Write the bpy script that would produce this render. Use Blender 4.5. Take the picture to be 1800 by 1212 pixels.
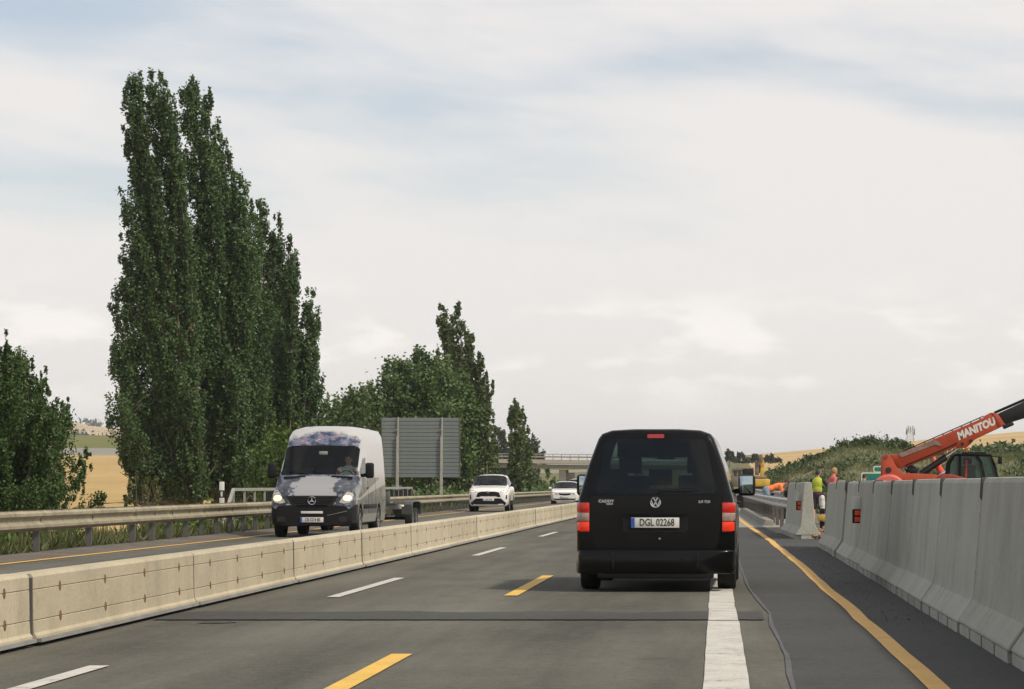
import bpy, bmesh, math, random
import numpy as np
from mathutils import Vector, Matrix, Euler

for o in list(bpy.data.objects):
    bpy.data.objects.remove(o)
scene = bpy.context.scene
COL = scene.collection
R = math.radians

# ------------------------------------------------------------------ camera
FPX = 5000.0                 # focal length in pixels of the 1800 px wide photograph
VX, VY = 1260.0, 853.0       # vanishing point of the road
CAMH = 1.2
cam = bpy.data.cameras.new('camera')
cam.sensor_width = 36.0
cam.lens = FPX / 1800 * 36
cam.shift_x = (900 - VX) / 1800
cam.shift_y = (VY - 606) / 1800
cam.clip_start = 0.5
cam.clip_end = 20000
cam_o = bpy.data.objects.new('camera', cam)
cam_o.location = (0, 0, CAMH)
cam_o.rotation_euler = (R(90), 0, 0)
COL.objects.link(cam_o)
scene.camera = cam_o

# ------------------------------------------------------------------ sky and sun
SUN_EL = 48.0
SUN_AZ = math.atan2(0.85, -0.50)      # measured from +Y towards +X
world = bpy.data.worlds.new('World')
scene.world = world
world.use_nodes = True
nt = world.node_tree
nt.nodes.clear()
def wn(t, **kw):
    n = nt.nodes.new(t)
    for k, v in kw.items():
        setattr(n, k, v)
    return n
def wmath(op, a, b=None, c=None, clamp=False):
    n = wn('ShaderNodeMath', operation=op)
    n.use_clamp = clamp
    for i, v in enumerate((a, b, c)):
        if v is None: continue
        if isinstance(v, (int, float)): n.inputs[i].default_value = v
        else: nt.links.new(v, n.inputs[i])
    return n.outputs[0]
w_out = wn('ShaderNodeOutputWorld')
sky = wn('ShaderNodeTexSky', sky_type='NISHITA')
sky.sun_disc = False
sky.sun_elevation = R(SUN_EL)
sky.sun_rotation = SUN_AZ
sky.altitude = 200
sky.air_density = 1.0
sky.dust_density = 1.2
bg_sky = wn('ShaderNodeBackground')
nt.links.new(sky.outputs[0], bg_sky.inputs[0])
bg_sky.inputs[1].default_value = 0.12
bg_cloud = wn('ShaderNodeBackground')
bg_cloud.inputs[0].default_value = (0.855, 0.82, 0.795, 1)
bg_cloud.inputs[1].default_value = 1.06
tc = wn('ShaderNodeTexCoord')
sep = wn('ShaderNodeSeparateXYZ')
nt.links.new(tc.outputs['Generated'], sep.inputs[0])
X, Y, Z = sep.outputs
az = wmath('ARCTAN2', X, Y)
# long thin veils of high cloud, tilted a little, thinner bands higher up
el = wmath('ADD', wmath('MULTIPLY', az, 0.10), Z)
def noise(vx, vy, vz, detail, rough, seed=0.0):
    cmb = wn('ShaderNodeCombineXYZ')
    for i, v in enumerate((vx, vy, vz)):
        if isinstance(v, (int, float)): cmb.inputs[i].default_value = v
        else: nt.links.new(v, cmb.inputs[i])
    n = wn('ShaderNodeTexNoise')
    n.inputs['Scale'].default_value = 1.0
    n.inputs['Detail'].default_value = detail
    n.inputs['Roughness'].default_value = rough
    nt.links.new(cmb.outputs[0], n.inputs['Vector'])
    return n.outputs[0]
def smooth(v, a, b):
    n = wn('ShaderNodeMapRange', interpolation_type='SMOOTHSTEP')
    nt.links.new(v, n.inputs[0])
    n.inputs[1].default_value = a
    n.inputs[2].default_value = b
    return n.outputs[0]
n_big = noise(wmath('MULTIPLY', az, 6.0), wmath('MULTIPLY', el, 26.0), 3.7, 4.0, 0.5)
n_fine = noise(wmath('MULTIPLY', az, 18.0), wmath('MULTIPLY', el, 70.0), 9.2, 5.0, 0.55)
veil = wmath('ADD', wmath('MULTIPLY', n_big, 0.86), wmath('MULTIPLY', n_fine, 0.14))
low = smooth(Z, 0.155, 0.055)                       # hazier and whiter towards the horizon
right = smooth(az, -0.16, 0.02)
veil = wmath('ADD', veil, wmath('ADD', wmath('MULTIPLY', low, 0.26), wmath('MULTIPLY', right, 0.11)))
f_veil = smooth(veil, 0.38, 0.68)
# small cumulus heads low over the horizon
n_cu = noise(wmath('MULTIPLY', az, 22.0), wmath('MULTIPLY', Z, 60.0), 1.3, 6.0, 0.55)
band = wmath('MULTIPLY', smooth(Z, 0.018, 0.042), smooth(Z, 0.080, 0.050))
f_cu = wmath('MULTIPLY', smooth(n_cu, 0.47, 0.66), band)
mixer = wn('ShaderNodeMixShader')
fac = wmath('MULTIPLY', wmath('MAXIMUM', wmath('ADD', wmath('MULTIPLY', f_veil, 0.62), 0.31), 0.0), 1.0, clamp=True)
nt.links.new(fac, mixer.inputs[0])
nt.links.new(bg_sky.outputs[0], mixer.inputs[1])
nt.links.new(bg_cloud.outputs[0], mixer.inputs[2])
bg_cu = wn('ShaderNodeBackground')
bg_cu.inputs[0].default_value = (1.0, 0.95, 0.90, 1)
bg_cu.inputs[1].default_value = 1.10
mix2 = wn('ShaderNodeMixShader')
nt.links.new(wmath('MULTIPLY', f_cu, 0.7), mix2.inputs[0])
nt.links.new(mixer.outputs[0], mix2.inputs[1])
nt.links.new(bg_cu.outputs[0], mix2.inputs[2])
nt.links.new(mix2.outputs[0], w_out.inputs[0])

sun = bpy.data.lights.new('sun', 'SUN')
sun.energy = 3.6
sun.angle = R(3.0)
sun.color = (1.0, 0.905, 0.755)
sun_o = bpy.data.objects.new('sun', sun)
ce = math.cos(R(SUN_EL))
sdir = Vector((math.sin(SUN_AZ) * ce, math.cos(SUN_AZ) * ce, math.sin(R(SUN_EL))))
sun_o.rotation_euler = sdir.to_track_quat('Z', 'Y').to_euler()
sun_o.location = (60, -40, 80)
COL.objects.link(sun_o)

scene.view_settings.view_transform = 'Standard'
scene.view_settings.look = 'None'
scene.view_settings.exposure = 0.0
scene.view_settings.gamma = 1.0
scene.view_settings.use_curve_mapping = False
scene.render.engine = 'CYCLES'

# ------------------------------------------------------------------ helpers
def at(px, py, depth):
    """point of the place that lies at photo pixel (px, py) at a given distance"""
    return Vector(((px - VX) / FPX * depth, depth, CAMH - (py - VY) / FPX * depth))

def tag(o, label=None, cat=None, group=None, kind=None):
    if label: o['label'] = label
    if cat: o['category'] = cat
    if group: o['group'] = group
    if kind: o['kind'] = kind
    return o

def empty(name, loc=(0, 0, 0), rz=0.0, label=None, cat=None, group=None):
    o = bpy.data.objects.new(name, None)
    o.empty_display_size = 0.2
    o.location = loc
    o.rotation_euler = (0, 0, rz)
    COL.objects.link(o)
    return tag(o, label, cat, group)

def link_mesh(name, me, mat=None, parent=None, loc=None):
    o = bpy.data.objects.new(name, me)
    if mat is not None and len(me.materials) == 0:
        me.materials.append(mat)
    COL.objects.link(o)
    if parent: o.parent = parent
    if loc is not None: o.location = loc
    return o

def kids(o):
    return [c for c in bpy.data.objects if c.parent == o]

def copy_tree(o, parent=None, cache=None):
    c = o.copy()
    COL.objects.link(c)
    c.parent = parent
    for ch in kids(o):
        copy_tree(ch, c)
    return c

class MB:
    """collects shapes and links them as one mesh object"""
    def __init__(self): self.v = []; self.f = []
    def add(self, vs, fs):
        n = len(self.v)
        self.v += [tuple(p) for p in vs]
        self.f += [tuple(i + n for i in f) for f in fs]
        return self
    def box(self, c, s, rot=None):
        hx, hy, hz = s[0] / 2, s[1] / 2, s[2] / 2
        vs = [Vector((x, y, z)) for x in (-hx, hx) for y in (-hy, hy) for z in (-hz, hz)]
        if rot is not None:
            m = Euler(rot).to_matrix() if not isinstance(rot, Matrix) else rot
            vs = [m @ p for p in vs]
        vs = [p + Vector(c) for p in vs]
        return self.add(vs, [(0, 1, 3, 2), (4, 6, 7, 5), (0, 4, 5, 1), (2, 3, 7, 6), (0, 2, 6, 4), (1, 5, 7, 3)])
    def bar(self, a, b, w, h=None, up=(0, 0, 1)):
        """rectangular bar from a to b"""
        h = h or w
        a, b = Vector(a), Vector(b)
        d = (b - a).normalized()
        u = Vector(up)
        if abs(d.dot(u)) > 0.97: u = Vector((1, 0, 0))
        s = d.cross(u).normalized(); t = s.cross(d)
        vs = []
        for p in (a, b):
            for i, j in ((-1, -1), (1, -1), (1, 1), (-1, 1)):
                vs.append(p + s * (i * w / 2) + t * (j * h / 2))
        return self.add(vs, [(3, 2, 1, 0), (4, 5, 6, 7), (0, 1, 5, 4), (1, 2, 6, 5), (2, 3, 7, 6), (3, 0, 4, 7)])
    def tube(self, pts, rad, n=8, caps=True):
        pts = [Vector(p) for p in pts]
        if not isinstance(rad, (list, tuple)): rad = [rad] * len(pts)
        ref = Vector((0.137, 0.31, 0.94)).normalized()
        rings = []
        for k, p in enumerate(pts):
            d = (pts[min(k + 1, len(pts) - 1)] - pts[max(k - 1, 0)]).normalized()
            u = d.cross(ref)
            if u.length < 0.05: u = d.cross(Vector((1, 0, 0)))
            u.normalize(); w = d.cross(u)
            rings.append([p + (u * math.cos(2 * math.pi * i / n) + w * math.sin(2 * math.pi * i / n)) * rad[k] for i in range(n)])
        vs = [q for r in rings for q in r]
        fs = []
        for k in range(len(pts) - 1):
            for i in range(n):
                j = (i + 1) % n
                fs.append((k * n + i, (k + 1) * n + i, (k + 1) * n + j, k * n + j))
        if caps:
            fs.append(tuple(range(n)))
            fs.append(tuple((len(pts) - 1) * n + i for i in reversed(range(n))))
        return self.add(vs, fs)
    def cyl(self, a, b, r0, r1=None, n=16):
        return self.tube([a, b], [r0, r0 if r1 is None else r1], n)
    def prism(self, poly, y0, y1, axis='y'):
        """outline (list of 2-D points) pushed along an axis"""
        n = len(poly); vs = []
        for y in (y0, y1):
            for p in poly:
                vs.append({'y': (p[0], y, p[1]), 'x': (y, p[0], p[1]), 'z': (p[0], p[1], y)}[axis])
        fs = [tuple(range(n)), tuple(reversed(range(n, 2 * n)))]
        for i in range(n):
            j = (i + 1) % n
            fs.append((i, i + n, j + n, j))
        return self.add(vs, fs)
    def sphere(self, c, r, n=12, m=8, scale=(1, 1, 1)):
        c = Vector(c); vs = []; fs = []
        for k in range(m + 1):
            th = math.pi * k / m
            for i in range(n):
                ph = 2 * math.pi * i / n
                vs.append(c + Vector((math.sin(th) * math.cos(ph) * scale[0], math.sin(th) * math.sin(ph) * scale[1], math.cos(th) * scale[2])) * r)
        for k in range(m):
            for i in range(n):
                j = (i + 1) % n
                fs.append((k * n + i, (k + 1) * n + i, (k + 1) * n + j, k * n + j))
        return self.add(vs, fs)
    def lathe(self, prof, n=24, axis='x', c=(0, 0, 0)):
        """prof: (along, radius) pairs spun round an axis through c"""
        vs = []; fs = []; c = Vector(c)
        for a, r in prof:
            for i in range(n):
                t = 2 * math.pi * i / n
                q = (a, r * math.cos(t), r * math.sin(t)) if axis == 'x' else ((r * math.cos(t), a, r * math.sin(t)) if axis == 'y' else (r * math.cos(t), r * math.sin(t), a))
                vs.append(c + Vector(q))
        for k in range(len(prof) - 1):
            for i in range(n):
                j = (i + 1) % n
                fs.append((k * n + i, k * n + j, (k + 1) * n + j, (k + 1) * n + i))
        return self.add(vs, fs)
    def mesh(self, name, bevel=0.0, seg=2, smooth=35, weld=False, limit=30):
        me = bpy.data.meshes.new(name)
        me.from_pydata(self.v, [], self.f)
        bm = bmesh.new(); bm.from_mesh(me)
        if weld: bmesh.ops.remove_doubles(bm, verts=bm.verts, dist=1e-4)
        bmesh.ops.recalc_face_normals(bm, faces=bm.faces)
        if bevel:
            es = [e for e in bm.edges if len(e.link_faces) == 2 and e.calc_face_angle(0) > R(limit)]
            bmesh.ops.bevel(bm, geom=es, offset=bevel, segments=seg, affect='EDGES', profile=0.5, clamp_overlap=True)
        for f in bm.faces: f.smooth = bool(smooth)
        bm.to_mesh(me); bm.free()
        if smooth: me.set_sharp_from_angle(angle=R(smooth))
        return me
    def build(self, name, mat, parent=None, loc=None, **kw):
        return link_mesh(name, self.mesh(name, **kw), mat, parent, loc)

def text_mesh(txt, size, depth=0.004, bold=0.0, xscale=1.0, shear=0.0):
    """flat lettering in the XY plane, centred on the origin"""
    cu = bpy.data.curves.new('lettering', 'FONT')
    cu.body = txt; cu.size = size; cu.extrude = depth; cu.offset = bold; cu.shear = shear
    cu.align_x = 'CENTER'; cu.align_y = 'CENTER'; cu.resolution_u = 3
    o = bpy.data.objects.new('lettering', cu)
    COL.objects.link(o)
    bpy.context.view_layer.update()
    me = bpy.data.meshes.new_from_object(o.evaluated_get(bpy.context.evaluated_depsgraph_get()))
    bpy.data.objects.remove(o); bpy.data.curves.remove(cu)
    if xscale != 1.0: me.transform(Matrix.Diagonal((xscale, 1, 1, 1)))
    return me

# ------------------------------------------------------------------ materials
def srgb(r, g, b):
    f = lambda c: (c / 255 / 12.92) if c / 255 <= 0.04045 else ((c / 255 + 0.055) / 1.055) ** 2.4
    return (f(r), f(g), f(b), 1)

class NT:
    def __init__(self, name):
        self.m = bpy.data.materials.new(name); self.m.use_nodes = True
        self.t = self.m.node_tree; self.t.nodes.clear()
        self.out = self.n('ShaderNodeOutputMaterial')
    def n(self, t, **kw):
        x = self.t.nodes.new(t)
        for k, v in kw.items(): setattr(x, k, v)
        return x
    def l(self, a, b): self.t.links.new(a, b)
    def coord(self, which='Object', scale=(1, 1, 1), loc=(0, 0, 0)):
        c = self.n('ShaderNodeTexCoord'); mp = self.n('ShaderNodeMapping')
        mp.inputs['Scale'].default_value = scale; mp.inputs['Location'].default_value = loc
        self.l(c.outputs[which], mp.inputs[0]); return mp.outputs[0]
    def world(self, scale=(1, 1, 1)):
        g = self.n('ShaderNodeNewGeometry'); mp = self.n('ShaderNodeMapping')
        mp.inputs['Scale'].default_value = scale
        self.l(g.outputs['Position'], mp.inputs[0]); return mp.outputs[0]
    def noise(self, vec, scale, detail=4, rough=0.55):
        n = self.n('ShaderNodeTexNoise')
        n.inputs['Scale'].default_value = scale; n.inputs['Detail'].default_value = detail; n.inputs['Roughness'].default_value = rough
        self.l(vec, n.inputs['Vector']); return n.outputs[0]
    def ramp(self, fac, stops):
        r = self.n('ShaderNodeValToRGB')
        while len(r.color_ramp.elements) < len(stops): r.color_ramp.elements.new(0.5)
        for e, (p, c) in zip(r.color_ramp.elements, stops):
            e.position = p; e.color = c if len(c) == 4 else (*c, 1)
        self.l(fac, r.inputs[0]); return r.outputs[0]
    def mix(self, fac, a, b, mode='MIX'):
        m = self.n('ShaderNodeMix', data_type='RGBA', blend_type=mode)
        for i, v in ((0, fac), (6, a), (7, b)):
            if isinstance(v, (int, float)): m.inputs[i].default_value = v
            elif isinstance(v, (tuple, list)): m.inputs[i].default_value = v if len(v) == 4 else (*v, 1)
            else: self.l(v, m.inputs[i])
        return m.outputs[2]
    def math(self, op, a, b=None, clamp=False):
        m = self.n('ShaderNodeMath', operation=op); m.use_clamp = clamp
        for i, v in enumerate((a, b)):
            if v is None: continue
            if isinstance(v, (int, float)): m.inputs[i].default_value = v
            else: self.l(v, m.inputs[i])
        return m.outputs[0]
    def bump(self, h, strength=0.3, dist=0.02):
        b = self.n('ShaderNodeBump')
        b.inputs['Strength'].default_value = strength; b.inputs['Distance'].default_value = dist
        self.l(h, b.inputs['Height']); return b.outputs[0]
    def bsdf(self, color, rough=0.7, metal=0.0, normal=None, **kw):
        p = self.n('ShaderNodeBsdfPrincipled')
        for key, v in (('Base Color', color), ('Roughness', rough), ('Metallic', metal)):
            if isinstance(v, (int, float)): p.inputs[key].default_value = v
            elif isinstance(v, (tuple, list)): p.inputs[key].default_value = v if len(v) == 4 else (*v, 1)
            else: self.l(v, p.inputs[key])
        for k, v in kw.items(): p.inputs[k.replace('_', ' ')].default_value = v
        if normal is not None: self.l(normal, p.inputs['Normal'])
        self.l(p.outputs[0], self.out.inputs[0]); return p

def plain(name, col, rough=0.6, metal=0.0, var=0.15, scale=6.0, bump=0.0, **kw):
    """a colour with a little uneven dirt in it"""
    m = NT(name)
    v = m.coord('Object')
    n1 = m.noise(v, scale, 5, 0.6)
    c = col if len(col) == 4 else (*col, 1)
    lo = tuple(x * (1 - var) for x in c[:3]); hi = tuple(min(1, x * (1 + var)) for x in c[:3])
    colr = m.ramp(n1, [(0.3, lo), (0.7, hi)])
    nrm = m.bump(m.noise(v, scale * 8, 3), bump, 0.01) if bump else None
    rg = m.n('ShaderNodeMapRange'); m.l(n1, rg.inputs[0])
    rg.inputs[3].default_value = max(0.03, rough * 0.85); rg.inputs[4].default_value = min(1, rough * 1.15)
    m.bsdf(colr, rg.outputs[0], metal, nrm, **kw)
    return m.m

def glass(name, tint, opacity=0.3, ior=1.45):
    """thin pane: mirror-like skin over a tinted see-through body"""
    m = NT(name)
    tr = m.n('ShaderNodeBsdfTransparent'); tr.inputs[0].default_value = (*tint, 1)
    gl = m.n('ShaderNodeBsdfGlossy'); gl.inputs['Roughness'].default_value = 0.03
    df = m.n('ShaderNodeBsdfDiffuse'); df.inputs[0].default_value = (0.008, 0.009, 0.009, 1)
    lw = m.n('ShaderNodeLayerWeight'); lw.inputs[0].default_value = 0.5
    f0 = ((ior - 1) / (ior + 1)) ** 2
    fr = m.math('ADD', m.math('MULTIPLY', m.math('POWER', lw.outputs['Facing'], 5.0), 1 - f0), f0)
    a = m.n('ShaderNodeMixShader'); a.inputs[0].default_value = opacity
    m.l(tr.outputs[0], a.inputs[1]); m.l(df.outputs[0], a.inputs[2])
    b = m.n('ShaderNodeMixShader'); m.l(fr, b.inputs[0])
    m.l(a.outputs[0], b.inputs[1]); m.l(gl.outputs[0], b.inputs[2])
    m.l(b.outputs[0], m.out.inputs[0])
    return m.m

def lamp_mat(name, col, strength):
    m = NT(name)
    p = m.bsdf(col, 0.15, 0.0)
    p.inputs['Emission Color'].default_value = (*col[:3], 1)
    p.inputs['Emission Strength'].default_value = strength
    return m.m

def asphalt(name, base, streak=0.25, warm=(1.0, 0.98, 0.9)):
    m = NT(name)
    w = m.world()
    big = m.noise(m.world((0.9, 0.06, 1)), 1.0, 5, 0.6)     # wear along the wheel tracks
    mid = m.noise(w, 0.35, 5, 0.6)
    fine = m.noise(w, 38.0, 3, 0.7)
    stone = m.noise(w, 9.0, 6, 0.75)
    v = m.math('ADD', m.math('MULTIPLY', big, streak), m.math('MULTIPLY', mid, 0.3))
    v = m.math('ADD', v, m.math('ADD', m.math('MULTIPLY', fine, 0.55), m.math('MULTIPLY', stone, 0.45)))
    lo = tuple(base * 0.45 * c for c in warm); hi = tuple(base * 1.75 * c for c in warm)
    v = m.math('MULTIPLY', v, 0.5); v = m.math('ADD', v, 0.0)
    col = m.ramp(v, [(0.25 * (streak + 1.3) - 0.10, lo), (0.25 * (streak + 1.3) + 0.12, hi)])
    # occasional dark spots of oil and bitumen
    spot = m.ramp(m.noise(w, 0.8, 7, 0.7), [(0.60, (1, 1, 1)), (0.72, (0.6, 0.6, 0.62))])
    col = m.mix(1.0, col, spot, 'MULTIPLY')
    m.bsdf(col, 0.86, 0, m.bump(m.math('ADD', fine, stone), 0.5, 0.006), Specular_IOR_Level=0.3)
    return m.m

def paint(name, col, wear=0.5, dirt=(0.2, 0.19, 0.17)):
    """road paint worn through in places"""
    m = NT(name)
    w = m.world()
    n = m.math('ADD', m.math('MULTIPLY', m.noise(w, 2.5, 6, 0.7), 0.55), m.math('MULTIPLY', m.noise(w, 30, 3, 0.7), 0.45))
    c = m.ramp(n, [(0.36, tuple(d for d in dirt)), (0.36 + 0.13 * wear, tuple(0.80 * x for x in col[:3])), (0.62, col)])
    m.bsdf(c, 0.7, 0, m.bump(n, 0.3, 0.004))
    return m.m

def concrete(name, base, spot=None, scale=1.0, streaks=True):
    m = NT(name)
    v = m.coord('Object'); w = m.world()
    big = m.noise(w, 0.9 * scale, 6, 0.65)
    fine = m.noise(w, 25 * scale, 4, 0.7)
    st = m.noise(m.world((3, 3, 0.6)), 1.0, 3, 0.5)
    x = m.math('ADD', m.math('MULTIPLY', big, 0.45), m.math('MULTIPLY', fine, 0.40))
    x = m.math('ADD', x, m.math('MULTIPLY', st, 0.15))
    col = m.ramp(x, [(0.30, tuple(c * 0.68 for c in base)), (0.52, base), (0.75, tuple(min(1, c * 1.2) for c in base))])
    sp = m.ramp(m.noise(w, 60, 2, 0.5), [(0.28, (0.5, 0.48, 0.45)), (0.34, (1, 1, 1))])
    col = m.mix(0.7, col, sp, 'MULTIPLY')
    oi = m.n('ShaderNodeObjectInfo')
    tone = m.ramp(oi.outputs['Random'], [(0.0, (0.86, 0.85, 0.82)), (1.0, (1.08, 1.08, 1.08))])
    col = m.mix(1.0, col, tone, 'MULTIPLY')
    gr = m.noise(m.world((1.5, 1.5, 1.0)), 1.3, 6, 0.7)
    col = m.mix(1.0, col, m.ramp(gr, [(0.50, (1, 1, 1)), (0.75, (0.80, 0.78, 0.73))]), 'MULTIPLY')
    m.bsdf(col, 0.88, 0, m.bump(m.math('ADD', fine, big), 0.35, 0.01))
    return m.m

def leaf(name, dark, light, hue_noise=0.3):
    m = NT(name)
    g = m.n('ShaderNodeNewGeometry')
    big = m.noise(m.world(), hue_noise, 3, 0.6)
    f = m.math('ADD', m.math('MULTIPLY', g.outputs['Random Per Island'], 0.5), m.math('MULTIPLY', big, 0.55))
    col = m.ramp(f, [(0.15, dark), (0.75, light)])
    p = m.n('ShaderNodeBsdfPrincipled')
    m.l(col, p.inputs['Base Color']); p.inputs['Roughness'].default_value = 0.55
    p.inputs['Specular IOR Level'].default_value = 0.25
    t = m.n('ShaderNodeBsdfTranslucent'); m.l(m.mix(1.0, col, (1.0, 1.1, 0.6), 'MULTIPLY'), t.inputs[0])
    x = m.n('ShaderNodeMixShader'); x.inputs[0].default_value = 0.2
    m.l(p.outputs[0], x.inputs[1]); m.l(t.outputs[0], x.inputs[2]); m.l(x.outputs[0], m.out.inputs[0])
    return m.m

M = {}
M['asphalt'] = asphalt('asphalt', 0.086, 0.8, (1.0, 0.965, 0.76))
M['asphalt_new'] = asphalt('new asphalt', 0.046, 0.12, (1.0, 0.995, 0.93))
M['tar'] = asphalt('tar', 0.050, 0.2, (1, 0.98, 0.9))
M['crack'] = asphalt('crack seal', 0.088, 0.2, (0.95, 0.98, 1.0))
M['white_paint'] = paint('white road paint', (0.55, 0.53, 0.475), 0.75)
M['yellow_paint'] = paint('yellow road paint', (0.72, 0.44, 0.07), 0.4, (0.3, 0.2, 0.06))
M['orange_paint'] = paint('orange road paint', (0.66, 0.38, 0.08), 0.4, (0.3, 0.18, 0.06))
M['median'] = concrete('cream concrete', (0.475, 0.42, 0.31))
M['barrier'] = concrete('grey concrete', (0.37, 0.375, 0.325))
M['kerb'] = concrete('kerb concrete', (0.23, 0.22, 0.19))
M['bridge'] = concrete('bridge concrete', (0.42, 0.38, 0.32), scale=0.15)
M['groove'] = plain('dark joint', (0.10, 0.085, 0.06), 0.9)
M['rust'] = plain('rusty bolt', (0.16, 0.088, 0.032), 0.85, 0.0, 0.45, 40, 0.3)
M['steel_skirt'] = plain('steel skirt', (0.27, 0.27, 0.25), 0.55, 0.4, 0.2, 3)
M['rubber'] = plain('rubber', (0.012, 0.012, 0.012), 0.8, 0, 0.3, 20)
M['galv'] = plain('galvanised steel', (0.46, 0.46, 0.44), 0.5, 0.55, 0.25, 3, 0.1)
M['galv_old'] = plain('weathered zinc', (0.285, 0.255, 0.18), 0.7, 0.2, 0.35, 2.5, 0.12)
M['post'] = plain('zinc post', (0.115, 0.11, 0.10), 0.6, 0.4, 0.25, 4, 0.1)
M['black_plastic'] = plain('black plastic', (0.008, 0.008, 0.0085), 0.6, 0, 0.2, 30, 0.08, Specular_IOR_Level=0.25)
M['black_paint'] = plain('black car paint', (0.0035, 0.0036, 0.0038), 0.18, 0, 0.35, 3, Coat_Weight=0.12, Coat_Roughness=0.1, Specular_IOR_Level=0.16)
M['white_car'] = plain('white car paint', (0.74, 0.72, 0.69), 0.25, 0, 0.04, 3, Coat_Weight=0.6, Coat_Roughness=0.05)
M['chrome'] = plain('chrome', (0.7, 0.7, 0.7), 0.18, 1.0, 0.05)
M['alu'] = plain('wheel metal', (0.42, 0.42, 0.43), 0.35, 0.9, 0.15)
M['red_lens'] = plain('red lens', (0.50, 0.018, 0.008), 0.3, 0, 0.08, 40, Coat_Weight=0.2)
M['red_glow'] = lamp_mat('lit tail lens', (0.72, 0.035, 0.010), 0.18)
M['dark_red_lens'] = plain('dark red lens', (0.35, 0.02, 0.015), 0.2, 0, 0.08, 40, Coat_Weight=0.6)
M['clear_lens'] = plain('clear lens', (0.30, 0.22, 0.18), 0.3, 0.0, 0.25, 40, Coat_Weight=0.6)
M['lamp_lens'] = plain('headlight lens', (0.42, 0.40, 0.36), 0.12, 0.3, 0.2, 25, Coat_Weight=0.8)
M['warm_lamp'] = lamp_mat('lit warm headlight', (1.0, 0.66, 0.28), 1.9)
M['white_lamp'] = lamp_mat('lit white headlight', (1.0, 0.80, 0.52), 0.55)
M['glass_dark'] = glass('privacy glass', (0.35, 0.42, 0.405), 0.02, 1.42)
M['glass'] = glass('car glass', (0.68, 0.76, 0.73), 0.06)
M['glass_tint'] = glass('green glass', (0.62, 0.75, 0.72), 0.08)
M['seat'] = plain('dark upholstery', (0.02, 0.02, 0.021), 0.9, 0, 0.2, 10)
M['plate_white'] = plain('plate white', (0.60, 0.585, 0.54), 0.45, 0, 0.05)
M['plate_blue'] = plain('plate blue', (0.02, 0.08, 0.36), 0.45, 0, 0.05)
M['ink'] = plain('black ink', (0.012, 0.012, 0.012), 0.5)
M['star_yellow'] = plain('plate stars', (0.8, 0.62, 0.05), 0.5)
M['mirror'] = plain('mirror glass', (0.42, 0.50, 0.52), 0.04, 1.0, 0.02)
M['skin'] = plain('skin', (0.50, 0.27, 0.18), 0.55, 0, 0.1, 12, Subsurface_Weight=0.1)
M['skin_tan'] = plain('sunburnt skin', (0.46, 0.21, 0.13), 0.55, 0, 0.1, 12)
M['hair_dark'] = plain('dark hair', (0.02, 0.016, 0.013), 0.7, 0, 0.3, 60, 0.5)
M['hair_fair'] = plain('fair hair', (0.33, 0.20, 0.09), 0.7, 0, 0.3, 60, 0.5)
def cloth(n, c): return plain(n, c, 0.9, 0, 0.22, 9, 0.25)
# ------------------------------------------------------------------ terrain
def sstep(a, b, x):
    t = np.clip((x - a) / (b - a), 0, 1); return t * t * (3 - 2 * t)

def ground_z(x, y):
    x = np.asarray(x, float); y = np.asarray(y, float)
    yy = np.maximum(y, 1.0); a = x / yy
    left = np.interp(y, [0, 300, 365, 700, 760, 1000, 1300, 1800, 2500, 3000, 3600, 9000],
                     [-1.6, -1.6, -1.5, 8.6, 11.2, 18.8, 19.5, 18.0, 49.0, 67.0, 62.0, 40.0])
    fl = np.interp(a, [-0.4, -0.226, -0.205, -0.1, -0.05], [1.1, 1.0, 0.86, 0.35, 0.15])
    far_f = sstep(1100, 2200, y)
    left = np.where(left > 0, left * (np.interp(a, [-0.3, -0.15, -0.05], [1, 1, 0.3]) * (1 - far_f) + fl * far_f), left)
    top = 10 + np.clip(a, -0.02, 0.16) * 78
    right = np.interp(y, [0, 430, 900, 1300, 2500, 9000], [0, 0, 1, 0.9, 0.3, 0.2]) * top
    width = 6 + np.maximum(0, y - 150) * 0.12
    c = sstep(0, 1, (x + 13.6) / width + 1)
    z = (1 - c) * left + c * right - 0.05
    rough = np.sin(x * 0.9 + y * 0.31) * np.sin(y * 0.77 - x * 0.4) * 0.05
    return z + rough * (1 - sstep(-15.5, -13.6, x) * (1 - sstep(2.8, 4, x))) - 0.03

xs = np.unique(np.concatenate([np.linspace(-6000, -1000, 12), np.linspace(-1000, -200, 28), np.linspace(-200, -40, 36),
     np.linspace(-40, 30, 52), np.linspace(30, 200, 28), np.linspace(200, 1000, 22), np.linspace(1000, 6000, 10)]))
ys = np.unique(np.concatenate([np.linspace(-60, 200, 66), np.linspace(200, 700, 50), np.linspace(700, 760, 5), np.linspace(760, 1000, 12),
     np.linspace(1000, 3600, 40), np.linspace(3600, 9000, 10)]))
gx, gy = np.meshgrid(xs, ys, indexing='ij')
gz = ground_z(gx, gy)
zones = {}
for i in range(len(xs) - 1):
    for j in range(len(ys) - 1):
        cx, cy = (xs[i] + xs[i + 1]) / 2, (ys[j] + ys[j + 1]) / 2
        a = cx / max(cy, 1)
        zname = 'ground'
        if cx < -21 and 90 < cy < 700 and a < -0.13: zname = 'stubble_field'
        elif cx < -30 and 700 <= cy < 760: zname = 'gravel_track'
        elif cx < -30 and 760 <= cy < 1060: zname = 'green_field'
        elif cy > 1700 and a < -0.02: zname = 'distant_hill'
        elif a > 0.012 and 560 < cy < 1100: zname = 'wheat_field'
        zones.setdefault(zname, []).append((i, j))
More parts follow.
